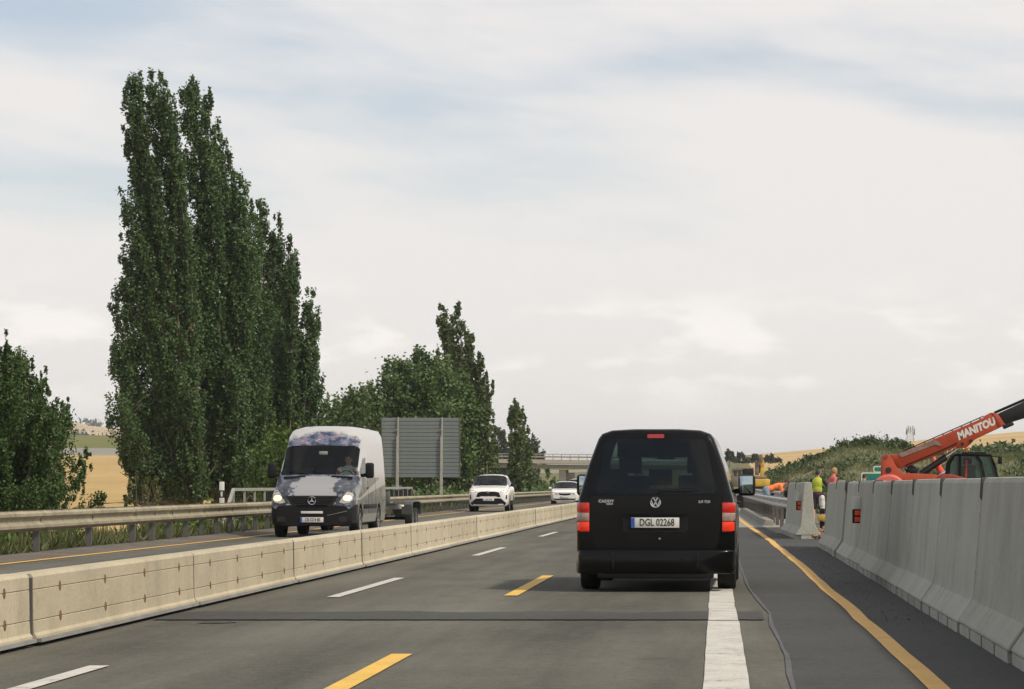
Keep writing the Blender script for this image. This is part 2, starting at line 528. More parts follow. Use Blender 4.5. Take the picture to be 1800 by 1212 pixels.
def field_mat(name, stops, scale=(0.02, 0.02, 0.02), fine=1.5, rows=None):
    m = NT(name)
    n = m.math('ADD', m.math('MULTIPLY', m.noise(m.world(scale), 1.0, 6, 0.65), 0.65), m.math('MULTIPLY', m.noise(m.world(), fine, 4, 0.7), 0.35))
    if rows:
        n = m.math('ADD', m.math('MULTIPLY', n, 0.8), m.math('MULTIPLY', m.noise(m.world(rows), 1.0, 2, 0.5), 0.2))
    m.bsdf(m.ramp(n, stops), 0.95, 0, m.bump(n, 0.4, 0.1), Specular_IOR_Level=0.1)
    return m.m
GM = {
 'ground': field_mat('dry grass ground', [(0.35, (0.075, 0.085, 0.035)), (0.5, (0.14, 0.13, 0.06)), (0.65, (0.22, 0.18, 0.095))], (0.15, 0.15, 0.15)),
 'stubble_field': field_mat('straw stubble', [(0.35, (0.33, 0.22, 0.085)), (0.65, (0.47, 0.335, 0.145))], (0.03, 0.012, 0.03), 0.8, (0.02, 0.16, 1)),
 'gravel_track': field_mat('grey track', [(0.35, (0.17, 0.16, 0.13)), (0.65, (0.30, 0.29, 0.26))], (0.03, 0.2, 0.03)),
 'green_field': field_mat('green crop', [(0.35, (0.10, 0.115, 0.030)), (0.65, (0.17, 0.165, 0.05))], (0.02, 0.05, 0.02)),
 'distant_hill': field_mat('far hill fields', [(0.34, (0.060, 0.085, 0.060)), (0.41, (0.10, 0.12, 0.07)), (0.44, (0.44, 0.33, 0.21)), (0.66, (0.50, 0.38, 0.26))], (0.0012, 0.0042, 0.002), 0.02),
 'wheat_field': field_mat('ripe wheat', [(0.35, (0.36, 0.25, 0.11)), (0.65, (0.52, 0.38, 0.19))], (0.01, 0.03, 0.01), 0.5),
}
vid = lambda i, j: i * len(ys) + j
allv = np.stack([gx.ravel(), gy.ravel(), gz.ravel()], 1)
for zname, cells in zones.items():
    used = {}; fs = []
    for i, j in cells:
        q = [vid(i, j), vid(i + 1, j), vid(i + 1, j + 1), vid(i, j + 1)]
        fs.append(tuple(used.setdefault(k, len(used)) for k in q))
    me = bpy.data.meshes.new(zname)
    me.from_pydata([tuple(allv[k]) for k in used], [], fs)
    for p in me.polygons: p.use_smooth = True
    tag(link_mesh(zname, me, GM[zname]), kind='structure')

# ------------------------------------------------------------------ road
def gx_left(y):   # guardrail beside the oncoming lane
    return float(np.interp(y, [0, 50, 90, 140, 190, 400], [-11.6, -11.65, -11.95, -12.3, -12.2, -12.2]))
def line_left(y): # yellow edge line there
    return float(np.interp(y, [0, 45, 65, 110, 140, 190, 400], [-10.85, -10.8, -10.75, -11.2, -11.45, -11.3, -11.3]))

def strip(name, pts, w, z, mat, parent, kind=None):
    """flat band along a list of (x, y) points; w one width or a list"""
    ws = w if isinstance(w, list) else [w] * len(pts)
    vs = []; fs = []
    for k, p in enumerate(pts):
        a = Vector(pts[max(k - 1, 0)]); b = Vector(pts[min(k + 1, len(pts) - 1)])
        d = (b - a).normalized(); nrm = Vector((-d.y, d.x))
        for s in (0.5, -0.5):
            q = Vector(p) + nrm * ws[k] * s
            vs.append((q.x, q.y, z))
    for k in range(len(pts) - 1):
        fs.append((2 * k, 2 * k + 1, 2 * k + 3, 2 * k + 2))
    me = bpy.data.meshes.new(name); me.from_pydata(vs, [], fs)
    o = link_mesh(name, me, mat, parent)
    if kind: tag(o, kind=kind)
    return o

ry = list(np.linspace(-40, 640, 69))
me = bpy.data.meshes.new('road')
rv = []; rf = []
for y in ry:
    for x in (gx_left(y) + 0.55, -5.0, 3.4): rv.append((x, y, 0.0))
for k in range(len(ry) - 1):
    for i in range(2):
        rf.append((k * 3 + i, k * 3 + i + 1, k * 3 + i + 4, k * 3 + i + 3))
me.from_pydata(rv, [], rf)
road = tag(link_mesh('road', me, M['asphalt']), kind='structure')

rng = random.Random(5)
# darker, newer asphalt right of the wavy sealed joint
joint = [(0.47, -30), (0.46, 8), (0.45, 17), (0.49, 20), (0.47, 24), (0.49, 26.5), (0.43, 29.5), (0.37, 33), (0.35, 40), (0.34, 50), (0.35, 62), (0.36, 80)]
jj = []
for (x0, y0), (x1, y1) in zip(joint[:-1], joint[1:]):
    n = max(1, int((y1 - y0) / 0.8))
    for k in range(n):
        t = k / n; jj.append((x0 + (x1 - x0) * t + rng.uniform(-0.004, 0.004), y0 + (y1 - y0) * t))
jj.append(joint[-1])
vs = []; fs = []
for k, (x, y) in enumerate(jj):
    vs += [(x, y, 0.004), (2.9, y, 0.004)]
    if k: fs.append((2 * k - 2, 2 * k - 1, 2 * k + 1, 2 * k))
me = bpy.data.meshes.new('shoulder'); me.from_pydata(vs, [], fs)
tag(link_mesh('shoulder', me, M['asphalt_new']), kind='structure')
strip('crack_seal', jj, [0.022 + 0.018 * math.sin(k * 0.5) ** 2 for k in range(len(jj))], 0.008, M['crack'], road)
# pale strip of bridge deck beyond the joint on the right
me = bpy.data.meshes.new('bridge_deck_edge')
me.from_pydata([(0.36, 80, 0.004), (2.6, 80, 0.004), (2.0, 170, 0.004), (0.3, 170, 0.004)], [], [(0, 1, 2, 3)])
tag(link_mesh('bridge_deck_edge', me, M['kerb']), kind='structure')
strip('expansion_joint', [(0.36, 80.0), (2.0, 80.0)], 0.28, 0.012, M['tar'], road)

# paint
def wob(pts, amp, step, seed):
    r = random.Random(seed); out = []
    for (x0, y0), (x1, y1) in zip(pts[:-1], pts[1:]):
        n = max(1, int((y1 - y0) / step))
        for k in range(n):
            t = k / n; out.append((x0 + (x1 - x0) * t + r.uniform(-amp, amp), y0 + (y1 - y0) * t))
    out.append(pts[-1]); return out
strip('edge_line', wob([(0.057, -30), (0.057, 25.0)], 0.003, 0.6, 1), 0.275, 0.008, M['white_paint'], road)
strip('edge_line', wob([(0.05, 26.75), (0.05, 60), (0.05, 79)], 0.004, 0.6, 2), 0.26, 0.008, M['white_paint'], road)
strip('edge_line', [(0.057, 25.0), (0.055, 26.75)], 0.262, 0.013, M['white_paint'], road)
for k, far in enumerate((18.8, 36.6, 54.4, 72.2, 90.0, 107.8, 125.6, 143.4, 161)):
    strip('lane_dash', [(-4.09, far - 6.3), (-4.08, far)], 0.135, 0.008, M['white_paint'], road)
for far in (20.1, 37.5, 55.0, 72.5, 90, 107, 124):
    strip('lane_dash', [(-2.225, far - 6.8), (-2.225, far)], 0.148, 0.008, M['yellow_paint'], road)
strip('temporary_line', wob([(1.31, -10), (1.30, 16.7), (1.29, 28.8), (1.255, 34.5), (1.25, 42), (1.2, 51.3), (1.157, 60.2), (1.08, 69.3), (0.947, 79), (0.825, 94), (0.6, 125), (0.5, 170)], 0.012, 1.6, 3),
      0.13, 0.009, M['orange_paint'], road)
strip('verge_line', [(line_left(y), y) for y in np.linspace(-20, 260, 57)], 0.15, 0.008, M['orange_paint'], road)
# tar seam across both lanes, step shadow painted into its dark colour, with a ragged far edge
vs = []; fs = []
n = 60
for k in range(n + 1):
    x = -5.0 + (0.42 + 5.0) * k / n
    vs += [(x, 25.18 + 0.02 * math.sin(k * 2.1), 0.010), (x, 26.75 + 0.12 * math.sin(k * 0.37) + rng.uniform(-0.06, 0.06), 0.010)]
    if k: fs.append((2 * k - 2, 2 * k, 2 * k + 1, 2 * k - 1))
me = bpy.data.meshes.new('seam_shadow_band'); me.from_pydata(vs, [], fs)
link_mesh('seam_shadow_band', me, M['tar'], road)
for (cx, cy, w, l) in ((-4.35, 24.75, 0.2, 0.22),):
    poly = []
    for k in range(12):
        t = 2 * math.pi * k / 12; q = rng.uniform(0.6, 1)
        poly.append((cx + w * q * math.cos(t), cy + l * q * math.sin(t), 0.006))
    me = bpy.data.meshes.new('bitumen_stain'); me.from_pydata(poly, [], [tuple(range(12))])
    link_mesh('bitumen_stain', me, M['tar'], road)

# gravel verge along the left guardrail, and the bare soil of the site on the right
gm = NT('brown grit')
nn = gm.math('ADD', gm.math('MULTIPLY', gm.noise(gm.world(), 14, 5, 0.7), 0.6), gm.math('MULTIPLY', gm.noise(gm.world(), 0.8, 4), 0.4))
gm.bsdf(gm.ramp(nn, [(0.35, (0.055, 0.047, 0.036)), (0.65, (0.155, 0.13, 0.10))]), 0.95, 0, gm.bump(nn, 0.8, 0.03))
vs = []; fs = []
yy = np.linspace(-30, 300, 111)
for k, y in enumerate(yy):
    xa = line_left(y) - 0.12 + rng.uniform(-0.05, 0.05); xb = gx_left(y) - 0.75 + rng.uniform(-0.15, 0.15)
    vs += [(xa, y, 0.005), ((xa + xb) / 2, y, 0.03 + rng.uniform(0, 0.03)), (xb, y, -0.01)]
    if k:
        for i in range(2): fs.append((3 * k - 3 + i, 3 * k - 2 + i, 3 * k + 1 + i, 3 * k + i))
me = bpy.data.meshes.new('gravel_verge'); me.from_pydata(vs, [], fs)
tag(link_mesh('gravel_verge', me, gm.m), kind='structure')
sm = field_mat('site soil', [(0.35, (0.10, 0.085, 0.06)), (0.65, (0.24, 0.205, 0.15))], (0.3, 0.3, 0.3), 6)
vs = []; fs = []
sx = np.linspace(2.4, 34, 24); sy = np.linspace(-10, 150, 54)
for i, x in enumerate(sx):
    for j, y in enumerate(sy):
        vs.append((x, y, -0.012 + (0.0 if x < 3 else rng.uniform(-0.03, 0.05))))
for i in range(len(sx) - 1):
    for j in range(len(sy) - 1):
        k = i * len(sy) + j
        fs.append((k, k + len(sy), k + len(sy) + 1, k + 1))
me = bpy.data.meshes.new('site_soil'); me.from_pydata(vs, [], fs)
for p in me.polygons: p.use_smooth = True
tag(link_mesh('site_soil', me, sm), kind='structure')
# loose crumbs of gravel along the foot of the right barrier
b = MB()
for k in range(500):
    y = rng.uniform(24, 80); x = 1.62 + rng.gauss(0, 0.14) - (0.006 * max(0, y - 45))
    s = rng.uniform(0.004, 0.009)
    b.sphere((x, y, 0.004 + s * 0.4), s, 5, 3, (1, rng.uniform(0.7, 1.4), 0.7))
tag(b.build('gravel', gm.m, smooth=0), kind='stuff')

# ------------------------------------------------------------------ low cream median barrier
SEG = 6.55
def median_profile():
    g = 0.006; d = 0.010; w = 0.10
    right = [(0.128, 0.055), (0.128, 0.075), (w + 0.010, 0.098), (w + 0.006, 0.19 - g), (w + 0.006 - d, 0.19), (w + 0.005, 0.19 + g),
             (w + 0.002, 0.42 - g), (w + 0.002 - d, 0.42), (w + 0.001, 0.42 + g), (w, 0.515), (w - 0.018, 0.54)]
    return right + [(-x, z) for x, z in reversed(right)]
def make_median():
    t = empty('median_barrier')
    MB().prism(median_profile(), -SEG / 2 + 0.014, SEG / 2 - 0.014).build('concrete_body', M['median'], t, smooth=25)
    MB().prism([(0.165, 0.03), (0.160, 0.058), (-0.160, 0.058), (-0.165, 0.03)], -SEG / 2 + 0.03, SEG / 2 - 0.03).build('steel_base', M['steel_skirt'], t, smooth=0)
    for s in (-1, 1):
        MB().prism([(0.10, 0.0), (0.10, 0.03), (-0.10, 0.03), (-0.10, 0.0)], s * 2.9 - 0.25, s * 2.9 + 0.25).build('rubber_foot', M['rubber'], t, smooth=0)
    for s in (-1, 1):
        yy0 = s * (SEG / 2 - 0.010)
        MB().prism([(0.101, 0.06), (0.098, 0.51), (-0.098, 0.51), (-0.101, 0.06)], yy0 - 0.006, yy0 + 0.006).build('end_plate', M['post'], t, smooth=0)
    bm_ = MB()
    bm_.lathe([(0.0, 0.044), (0.004, 0.041), (0.007, 0.028), (0.007, 0.013), (-0.002, 0.011), (-0.002, 0.0)], 8)
    bme = bm_.mesh('bolt')
    for f_ in (-0.365, -0.115, 0.135, 0.385):
        for z in (0.19, 0.42):
            link_mesh('bolt', bme, M['rust'], t, (0.104 if z < 0.3 else 0.099, f_ * SEG, z))
    return t
med = make_median()
ordinal = ['nearest', 'second', 'third', 'fourth', 'fifth', 'sixth', 'seventh', 'eighth', 'ninth', 'tenth', 'eleventh', 'twelfth', 'thirteenth', 'fourteenth', 'fifteenth', 'sixteenth', 'seventeenth', 'eighteenth', 'nineteenth', 'twentieth', 'twenty-first', 'twenty-second', 'twenty-third', 'twenty-fourth', 'twenty-fifth', 'twenty-sixth', 'twenty-seventh', 'twenty-eighth']
y0 = 21.15 - SEG
i = 0
y = y0 + SEG / 2
desc = {0: 'cream concrete median segment cut off by the left picture edge',
        1: 'large cream concrete median segment beside the nearest white lane dash, second from the left edge'}
while y < 190:
    o = med if i == 0 else copy_tree(med)
    o.location = (-5.2 + rng.uniform(-0.012, 0.012), y, 0)
    if i == 0: o.location.x -= 0.02
    o.rotation_euler.z = rng.uniform(-0.0022, 0.0022)
    if i < len(ordinal):
        lb = desc.get(i, 'cream concrete median segment, %s in the row counted from the camera' % ordinal[i])
    else:
        lb = 'far cream concrete median segment beyond the lane dashes, half hidden by the black van'
    tag(o, lb, 'barrier', 'cream median barrier segments')
    i += 1; y += SEG

# ------------------------------------------------------------------ tall grey barrier on the right
BL = 4.0
def tall_profile(z0=0.085):
    right = [(0.285, z0), (0.282, 0.11), (0.172, 0.27), (0.158, 0.33), (0.085, 1.22), (0.065, 1.255), (0.045, 1.26)]
    return right + [(-x, z) for x, z in reversed(right)]
def make_tall():
    t = empty('concrete_barrier')
    b = MB()
    b.prism(tall_profile(), -BL / 2 + 0.022, BL / 2 - 0.022)
    bd = b.build('concrete_body', M['barrier'], t, bevel=0.010, seg=1, smooth=20, limit=60)
    e = BL / 2
    for a, c in ((-e + 0.07, -e + 0.94), (-e + 1.06, -0.06), (0.06, e - 1.06), (e - 0.94, e - 0.07)):
        MB().box((0, (a + c) / 2, 0.043), (0.564, c - a, 0.084)).build('foot', M['barrier'], t, smooth=0)
    MB().box((0, 0, 0.042), (0.30, BL - 0.06, 0.082)).build('base_core', M['barrier'], t, smooth=0)
    for q in (-1, 1):
        MB().prism([(0.03, 0.86), (0.03, 1.264), (-0.094, 1.264), (-0.104, 1.11)], q * (e - 0.013) - 0.012, q * (e - 0.013) + 0.012).build('coupling', M['post'], t, smooth=0)
    return t
tall = make_tall()
k = 0; y = 55.0 - BL / 2
while y > 7:
    o = tall if k == 0 else copy_tree(tall)
    o.location = (1.95 + 0.285 + rng.uniform(-0.012, 0.012), y, rng.uniform(-0.012, 0.014))
    o.rotation_euler.z = rng.uniform(-0.005, 0.005); o.rotation_euler.x = rng.uniform(-0.003, 0.003)
    lab = {0: 'grey concrete barrier segment ending the long right wall, beside the gap with the workers',
           3: 'grey concrete barrier segment carrying the white reflector board, in the long right wall'}
    last = None
    tag(o, lab.get(k, 'tall grey concrete barrier segment, %s on this side of the worker gap' % ordinal[k]), 'barrier', 'tall grey concrete barrier segments')
    k += 1; y -= BL
ang = math.atan2(1.737 - 1.55, 10)
for j, yc in enumerate((65.0, 69.0)):
    o = copy_tree(tall)
    o.location = (1.737 + 0.285 - (yc - 63) * math.tan(ang), yc, 0)
    o.rotation_euler.z = ang
    if j == 0:
        for c in kids(o):
            if c.name.startswith('coupling') and sum(p[1] for p in c.bound_box) < 0: bpy.data.objects.remove(c)
    tag(o, ['freestanding grey concrete barrier segment with sunlit end face, left of the worker in yellow vest',
            'grey concrete barrier segment behind the sunlit one, next to the steel guardrail end'][j], 'barrier', 'tall grey concrete barrier segments')

def reflector_board(x, y, z, rz, lab):
    t = empty('reflector_board', (x, y, z), rz, lab, 'reflector', 'reflector boards on the grey barriers')
    MB().box((0, 0, 0.17), (0.125, 0.02, 0.36)).build('panel', M['plate_white'], t, bevel=0.004)
    fr = MB().box((0, -0.03, 0.06), (0.155, 0.04, 0.205)).build('frame', M['black_plastic'], t, bevel=0.004)
    for zz in (0.012, 0.108):
        MB().box((0.0, -0.052, zz), (0.105, 0.008, 0.072)).build('reflector', M['reflector'], fr, bevel=0.003)
M['reflector'] = plain('orange reflector', (0.78, 0.10, 0.03), 0.3, 0, 0.1, 60)
reflector_board(1.95 + 0.285 - 0.165, 42.0, 0.68, 0.25, 'white board with two orange reflectors on the long right concrete wall')
reflector_board(1.72 + 0.285 - 0.165, 63.7, 0.68, 0.35, 'white board with two orange reflectors on the freestanding barrier by the workers')

# ------------------------------------------------------------------ guardrails
def w_profile(h=0.155, d=0.085):
    z = [-h, -h * 0.94, -h * 0.68, -h * 0.42, -h * 0.14, h * 0.14, h * 0.42, h * 0.68, h * 0.94, h]
    x = [0.02, 0.0, d * 0.95, d * 0.95, 0.015, 0.015, d * 0.95, d * 0.95, 0.0, 0.02]
    front = list(zip(x, z)); back = [(a - 0.006, c) for a, c in front]
    return front + back[::-1]
def guardrail(name, line, zc, posts, label, group, mat, pmat, face=1, h=0.155, cat='guardrail', seg=4.0, block=True):
    """line: x as a function of y; posts: list of y"""
    y0, y1 = line[1], line[2]; fx = line[0]
    t = empty(name, (fx(y0), y0, 0), 0, label, cat, group)
    prof = [(p[0] * face, p[1]) for p in w_profile(h)]
    n = max(1, round((y1 - y0) / seg)); L = (y1 - y0) / n
    m = MB()
    m.prism(prof, -L / 2 - 0.06, L / 2 - 0.02)
    lap = [(p[0] * 1.0 + 0.004 * face, p[1]) for p in w_profile(h + 0.003)]
    me = m.mesh('rail', smooth=40)
    for k in range(n):
        ya = y0 + k * L; yb = ya + L
        o = link_mesh('rail', me, mat, t, ((fx(ya) + fx(yb)) / 2 - fx(y0), (ya + yb) / 2 - y0, zc))
        o.rotation_euler.z = -math.atan2(fx(yb) - fx(ya), L)
        o.location.x += face * (0.002 if k % 2 else -0.002)
    p = MB()
    zt = zc + h * 0.7
    p.box((-face * 0.055, 0, zt / 2), (0.10, 0.008, zt)).box((-face * 0.105, 0.026, zt / 2), (0.008, 0.06, zt)).box((-face * 0.008, 0.026, zt / 2), (0.008, 0.06, zt))
    p.box((0, 0.03, zc), (0.05, 0.08, h * 0.9))
    pme = p.mesh('post', smooth=0)
    for y in posts:
        if y0 <= y <= y1: link_mesh('post', pme, pmat, t, (fx(y) - fx(y0), y - y0, 0))
    return t
posts = [48.9 - 4 * k for k in range(8)][::-1] + [53.1, 57.2] + [59.2 + 2.0 * k for k in range(80)]
guardrail('guardrail', (gx_left, 18.9, 218.9), 0.595, posts, 'long weathered steel guardrail beside the oncoming lane on the left', None, M['galv_old'], M['post'], 1, 0.18)
# right side: two rails on the bridge edge
fr = lambda y: float(np.interp(y, [68, 75, 90, 150], [1.98, 1.86, 1.70, 1.38]))
guardrail('guardrail', (fr, 71.2, 151.2), 0.72, [72.0, 75.5] + [81 + 4 * k for k in range(18)], 'front steel guardrail right of the black van, ending at the freestanding barrier', 'steel guardrails by the work site', M['galv'], M['post'], -1, 0.155)
fr2 = lambda y: float(np.interp(y, [80, 170], [2.15, 1.95]))
guardrail('guardrail', (fr2, 92.0, 168.0), 0.86, [94 + 4 * k for k in range(19)], 'rear steel guardrail in front of the yellow excavator', 'steel guardrails by the work site', M['galv'], M['post'], -1, 0.155)
kb = MB(); kx = lambda y: float(np.interp(y, [80, 128], [1.55, 1.20]))
kb.add([(kx(84) - 0.16, 0, 0), (kx(84) + 0.16, 0, 0), (kx(84) + 0.16, 0, 0.16), (kx(84) - 0.12, 0, 0.16), (kx(128) - 0.16, 44, 0), (kx(128) + 0.16, 44, 0), (kx(128) + 0.16, 44, 0.16), (kx(128) - 0.12, 44, 0.16)],
       [(0, 1, 2, 3), (7, 6, 5, 4), (3, 2, 6, 7), (0, 3, 7, 4), (1, 5, 6, 2)])
o = kb.build('kerb', M['kerb'], None, (0, 84, 0.004), bevel=0.02)
tag(o, 'raised concrete kerb under the front steel guardrail right of the van', 'kerb')

# ------------------------------------------------------------------ parapet railing behind the left guardrail
M['panel_dark'] = plain('dark mesh panel', (0.010, 0.011, 0.010), 0.9, 0.0, 0.3, 5, Specular_IOR_Level=0.1)
M['rail_grey'] = plain('grey painted steel', (0.30, 0.295, 0.26), 0.55, 0.2, 0.15, 4)
ra, rb = 74.0, 126.0
rx = lambda y: gx_left(y) - 1.1
t = empty('parapet_railing', (rx(ra), ra, 0), 0, 'steel parapet railing with dark panels and slanted ends behind the left guardrail', 'railing')
P = lambda y, z: (rx(y) - rx(ra), y - ra, z)
nb = 26
for k in range(26):
    ya = ra + 2.2 + (rb - ra - 4.4) * k / nb; yb = ra + 2.2 + (rb - ra - 4.4) * (k + 1) / nb
    MB().bar(P(ya, 1.08), P(yb, 1.08), 0.07, 0.08).build('top_rail', M['rail_grey'], t)
    MB().bar(P(ya, 0.0), P(ya, 1.06), 0.05, 0.05).build('bar', M['rail_grey'], t)
    pm = MB().bar(P(ya + 0.06, 0.56), P(yb - 0.06, 0.56), 0.02, 0.88)
    if k > 2: pm.build('panel', M['panel_dark'], t)
MB().bar(P(rb - 2.2, 0), P(rb - 2.2, 1.06), 0.05).build('bar', M['rail_grey'], t)
MB().bar(P(ra + 2.2, 1.08), P(ra, 0.0), 0.08).build('end_brace', M['rail_grey'], t)
MB().bar(P(rb - 2.2, 1.08), P(rb, 0.3), 0.08).build('end_brace', M['rail_grey'], t)

# ------------------------------------------------------------------ back of a big road sign
SY = 140.0
a0 = at(671, 735, SY); a1 = at(808, 840, SY)
W = a1.x - a0.x; H = a0.z - a1.z
t = empty('road_sign', ((a0.x + a1.x) / 2, SY, 0), R(2), 'large grey slatted back of a road sign on two posts behind the guardrail', 'road sign')
M['sign_back'] = plain('grey aluminium sheet', (0.175, 0.195, 0.19), 0.5, 0.35, 0.08, 1.5)
NS = 16
for k in range(NS):
    z = a1.z + H * (k + 0.5) / NS
    o = MB().prism([(-0.03, -H / NS / 2 + 0.008), (-0.045, -H / NS / 2 + 0.02), (-0.045, H / NS / 2 - 0.02), (-0.03, H / NS / 2 - 0.004), (0.02, H / NS / 2 - 0.004), (0.02, -H / NS / 2 + 0.008)], -W / 2, W / 2, axis='x').build('slat', M['sign_back'], t, (0, 0, z), smooth=0)
MB().box((0, 0.015, a1.z + H / 2), (W - 0.04, 0.01, H - 0.02)).build('sheet', M['panel_dark'], t, smooth=0)
for s in (-1, 1):
    MB().box((s * W / 2, -0.02, a1.z + H / 2), (0.05, 0.09, H + 0.02)).build('edge_trim', M['post'], t, smooth=0)
for px in (700, 777):
    x = (px - VX) / FPX * SY - (a0.x + a1.x) / 2
    pp = MB()
    pp.tube([(x - 0.09, -0.16, -1.2), (x - 0.05, -0.14, a1.z + H * 0.7)], 0.045, 8)
    pp.tube([(x, -0.09, a1.z + H + 0.03), (x - 0.02, -0.09, -1.2)], 0.05, 8)
    for z in (a1.z + 0.3, a1.z + H * 0.45, a1.z + H * 0.8): pp.box((x - 0.03, -0.11, z), (0.2, 0.05, 0.05))
    pp.build('post', M['rail_grey'], t)
    MB().cyl((x - 0.02, -0.09, 0.2), (x - 0.02, -0.09, 0.62), 0.085, n=10).build('post_collar', M['plate_white'], t)
# small post behind
p = at(696, 853, 143)
t = empty('small_road_sign', (p.x, 143, -0.6), 0, 'small grey sign seen from behind under the large slatted sign', 'road sign')
MB().cyl((0, 0, 0), (0, 0, 1.75), 0.035, n=8).build('post', M['rail_grey'], t)
MB().box((0.05, -0.04, 1.65), (0.5, 0.02, 0.28)).build('plate', M['sign_back'], t)
# white delineator post
p = at(390, 878, 88)
t = empty('delineator_post', (p.x, 88, -0.2), 0, 'white roadside delineator post with black band behind the left guardrail', 'marker post')
MB().box((0, 0, 0.75), (0.15, 0.06, 1.5)).build('post', M['plate_white'], t, bevel=0.015)
MB().box((0, 0, 1.12), (0.156, 0.066, 0.24)).build('band', M['ink'], t, bevel=0.01)
MB().box((0, -0.036, 1.12), (0.06, 0.012, 0.15)).build('reflector', M['plate_white'], t)

# ------------------------------------------------------------------ overpass far ahead
BY = 480.0
sc = BY / FPX
def bp(px, py, dy=0): return at(px, py, BY + dy)
t = empty('overpass', (bp(985, 853).x, BY, 0), 0, 'pale concrete overpass crossing the motorway far ahead', 'bridge')
ox = bp(985, 853).x
def bbar(name, p0, p1, w, h, mat=M['bridge']):
    a = at(*p0, BY); c = at(*p1, BY)
    a = Vector((a.x - ox, 0, a.z)); c = Vector((c.x - ox, 0, c.z))
    return a, c
def bspan(name, pxa, ya, pxb, yb, hpx, depth, y_off=0.0, mat=None):
    a = at(pxa, ya, BY); c = at(pxb, yb, BY); h = hpx * sc
    m = MB()
    vs = []
    for q, d in ((a, 0), (c, 0)):
        for dy in (y_off, y_off + depth):
            vs += [(q.x - ox, dy, q.z), (q.x - ox, dy, q.z - h)]
    m.add(vs, [(0, 1, 5, 4), (2, 6, 7, 3), (0, 4, 6, 2), (1, 3, 7, 5), (0, 2, 3, 1), (4, 5, 7, 6)])
    return m.build(name, mat or M['bridge'], t, smooth=0)
bspan('edge_beam', 820, 806.5, 1245, 812, 7, 0.6, -0.3)
bspan('deck', 820, 808, 1245, 813.4, 5.5, 11.0, 0.3)
bspan('girder', 820, 815, 1245, 820.4, 6.5, 0.5, 1.2)
bspan('girder', 820, 815, 1245, 820.4, 6.5, 0.5, 9.2)
bspan('guardrail_beam', 820, 800.5, 1245, 805.5, 2.6, 0.15, 0.0, M['galv_old'])
bspan('handrail', 820, 796.5, 1245, 801.5, 1.2, 0.1, 0.3, M['rail_grey'])
for k in range(28):
    px = 822 + k * 15
    yb_ = 806.5 + (px - 820) / 510 * 6.5
    a = at(px, yb_, BY)
    MB().box((a.x - ox, 0.3, a.z + 0.42), (0.12, 0.1, 0.95)).build('railing_post', M['rail_grey'], t, smooth=0)
for px, w in ((988, 1.2), (1120, 1.2)):
    for dy in (2.0, 6.0, 9.5):
        a = at(px, 853, BY)
        MB().box((a.x - ox + 0.4 * dy * 0, dy, 1.6), (w, 1.0, 4.4)).build('pier', M['bridge'], t, bevel=0.1)
MB().box((at(997, 853, BY).x - ox, 4.0, 1.3), (2.0, 2.0, 4.0)).build('pier_wall', M['bridge'], t, bevel=0.05)
M['bank'] = field_mat('grassy bank', [(0.35, (0.06, 0.08, 0.03)), (0.65, (0.17, 0.15, 0.07))], (0.2, 0.2, 0.2))
ab = MB().prism([(at(760, 853, BY).x, -1), (at(890, 853, BY).x, -1), (at(860, 853, BY).x, 3.9), (at(760, 853, BY).x, 4.5)], BY - 1.5, BY + 14)
tag(ab.build('bridge_bank', M['bank']), kind='structure')
ab = MB().prism([(at(1190, 853, BY).x, -1), (at(1330, 853, BY).x, -1), (at(1270, 853, BY).x, 4.0), (at(1228, 853, BY).x, 3.9)], BY - 1.5, BY + 14)
tag(ab.build('bridge_bank', M['bank']), kind='structure')
# ------------------------------------------------------------------ vegetation
LEAF = {
 'poplar': leaf('poplar leaves', (0.011, 0.030, 0.012), (0.105, 0.168, 0.060)),
 'poplar_warm': leaf('drier poplar leaves', (0.020, 0.042, 0.014), (0.125, 0.165, 0.058)),
 'broad': leaf('broad leaves', (0.017, 0.042, 0.014), (0.120, 0.185, 0.058)),
 'bush': leaf('deep green leaves', (0.026, 0.052, 0.016), (0.090, 0.145, 0.045)),
 'fresh': leaf('fresh green leaves', (0.035, 0.075, 0.016), (0.12, 0.18, 0.04)),
 'far': leaf('far leaves', (0.024, 0.040, 0.020), (0.060, 0.080, 0.036)),
 'scrub': leaf('scrub leaves', (0.034, 0.060, 0.027), (0.105, 0.140, 0.062)),
 'weed': leaf('dry weeds', (0.038, 0.062, 0.022), (0.150, 0.150, 0.066), 0.6),
}
M['bark'] = plain('grey bark', (0.20, 0.165, 0.12), 0.9, 0, 0.35, 3, 0.4)
M['bark_mid'] = plain('poplar bark', (0.14, 0.115, 0.082), 0.9, 0, 0.35, 3, 0.4)
M['bark_dark'] = plain('dark bark', (0.075, 0.06, 0.045), 0.9, 0, 0.35, 3, 0.4)

def leaf_mesh(name, c, size, rs, asp=0.62, stretch=None):
    n = len(c)
    u = rs.normal(size=(n, 3)); u /= np.linalg.norm(u, axis=1)[:, None] + 1e-9
    w = rs.normal(size=(n, 3)); v = np.cross(u, w); v /= np.linalg.norm(v, axis=1)[:, None] + 1e-9
    if stretch is not None:
        u = u * 0.6 + np.asarray(stretch)[None, :]; u /= np.linalg.norm(u, axis=1)[:, None]
        v = np.cross(u, w); v /= np.linalg.norm(v, axis=1)[:, None] + 1e-9
    s = (size * rs.uniform(0.6, 1.35, n))[:, None]
    q = np.stack([c - u * s, c + v * s * asp + u * s * 0.15, c + u * s, c - v * s * asp + u * s * 0.15], 1).reshape(-1, 3)
    me = bpy.data.meshes.new(name)
    me.vertices.add(4 * n); me.vertices.foreach_set('co', q.astype(np.float32).ravel())
    me.loops.add(4 * n); me.loops.foreach_set('vertex_index', np.arange(4 * n, dtype=np.int32))
    me.polygons.add(n); me.polygons.foreach_set('loop_start', np.arange(0, 4 * n, 4, dtype=np.int32))
    me.update(calc_edges=True)
    return me

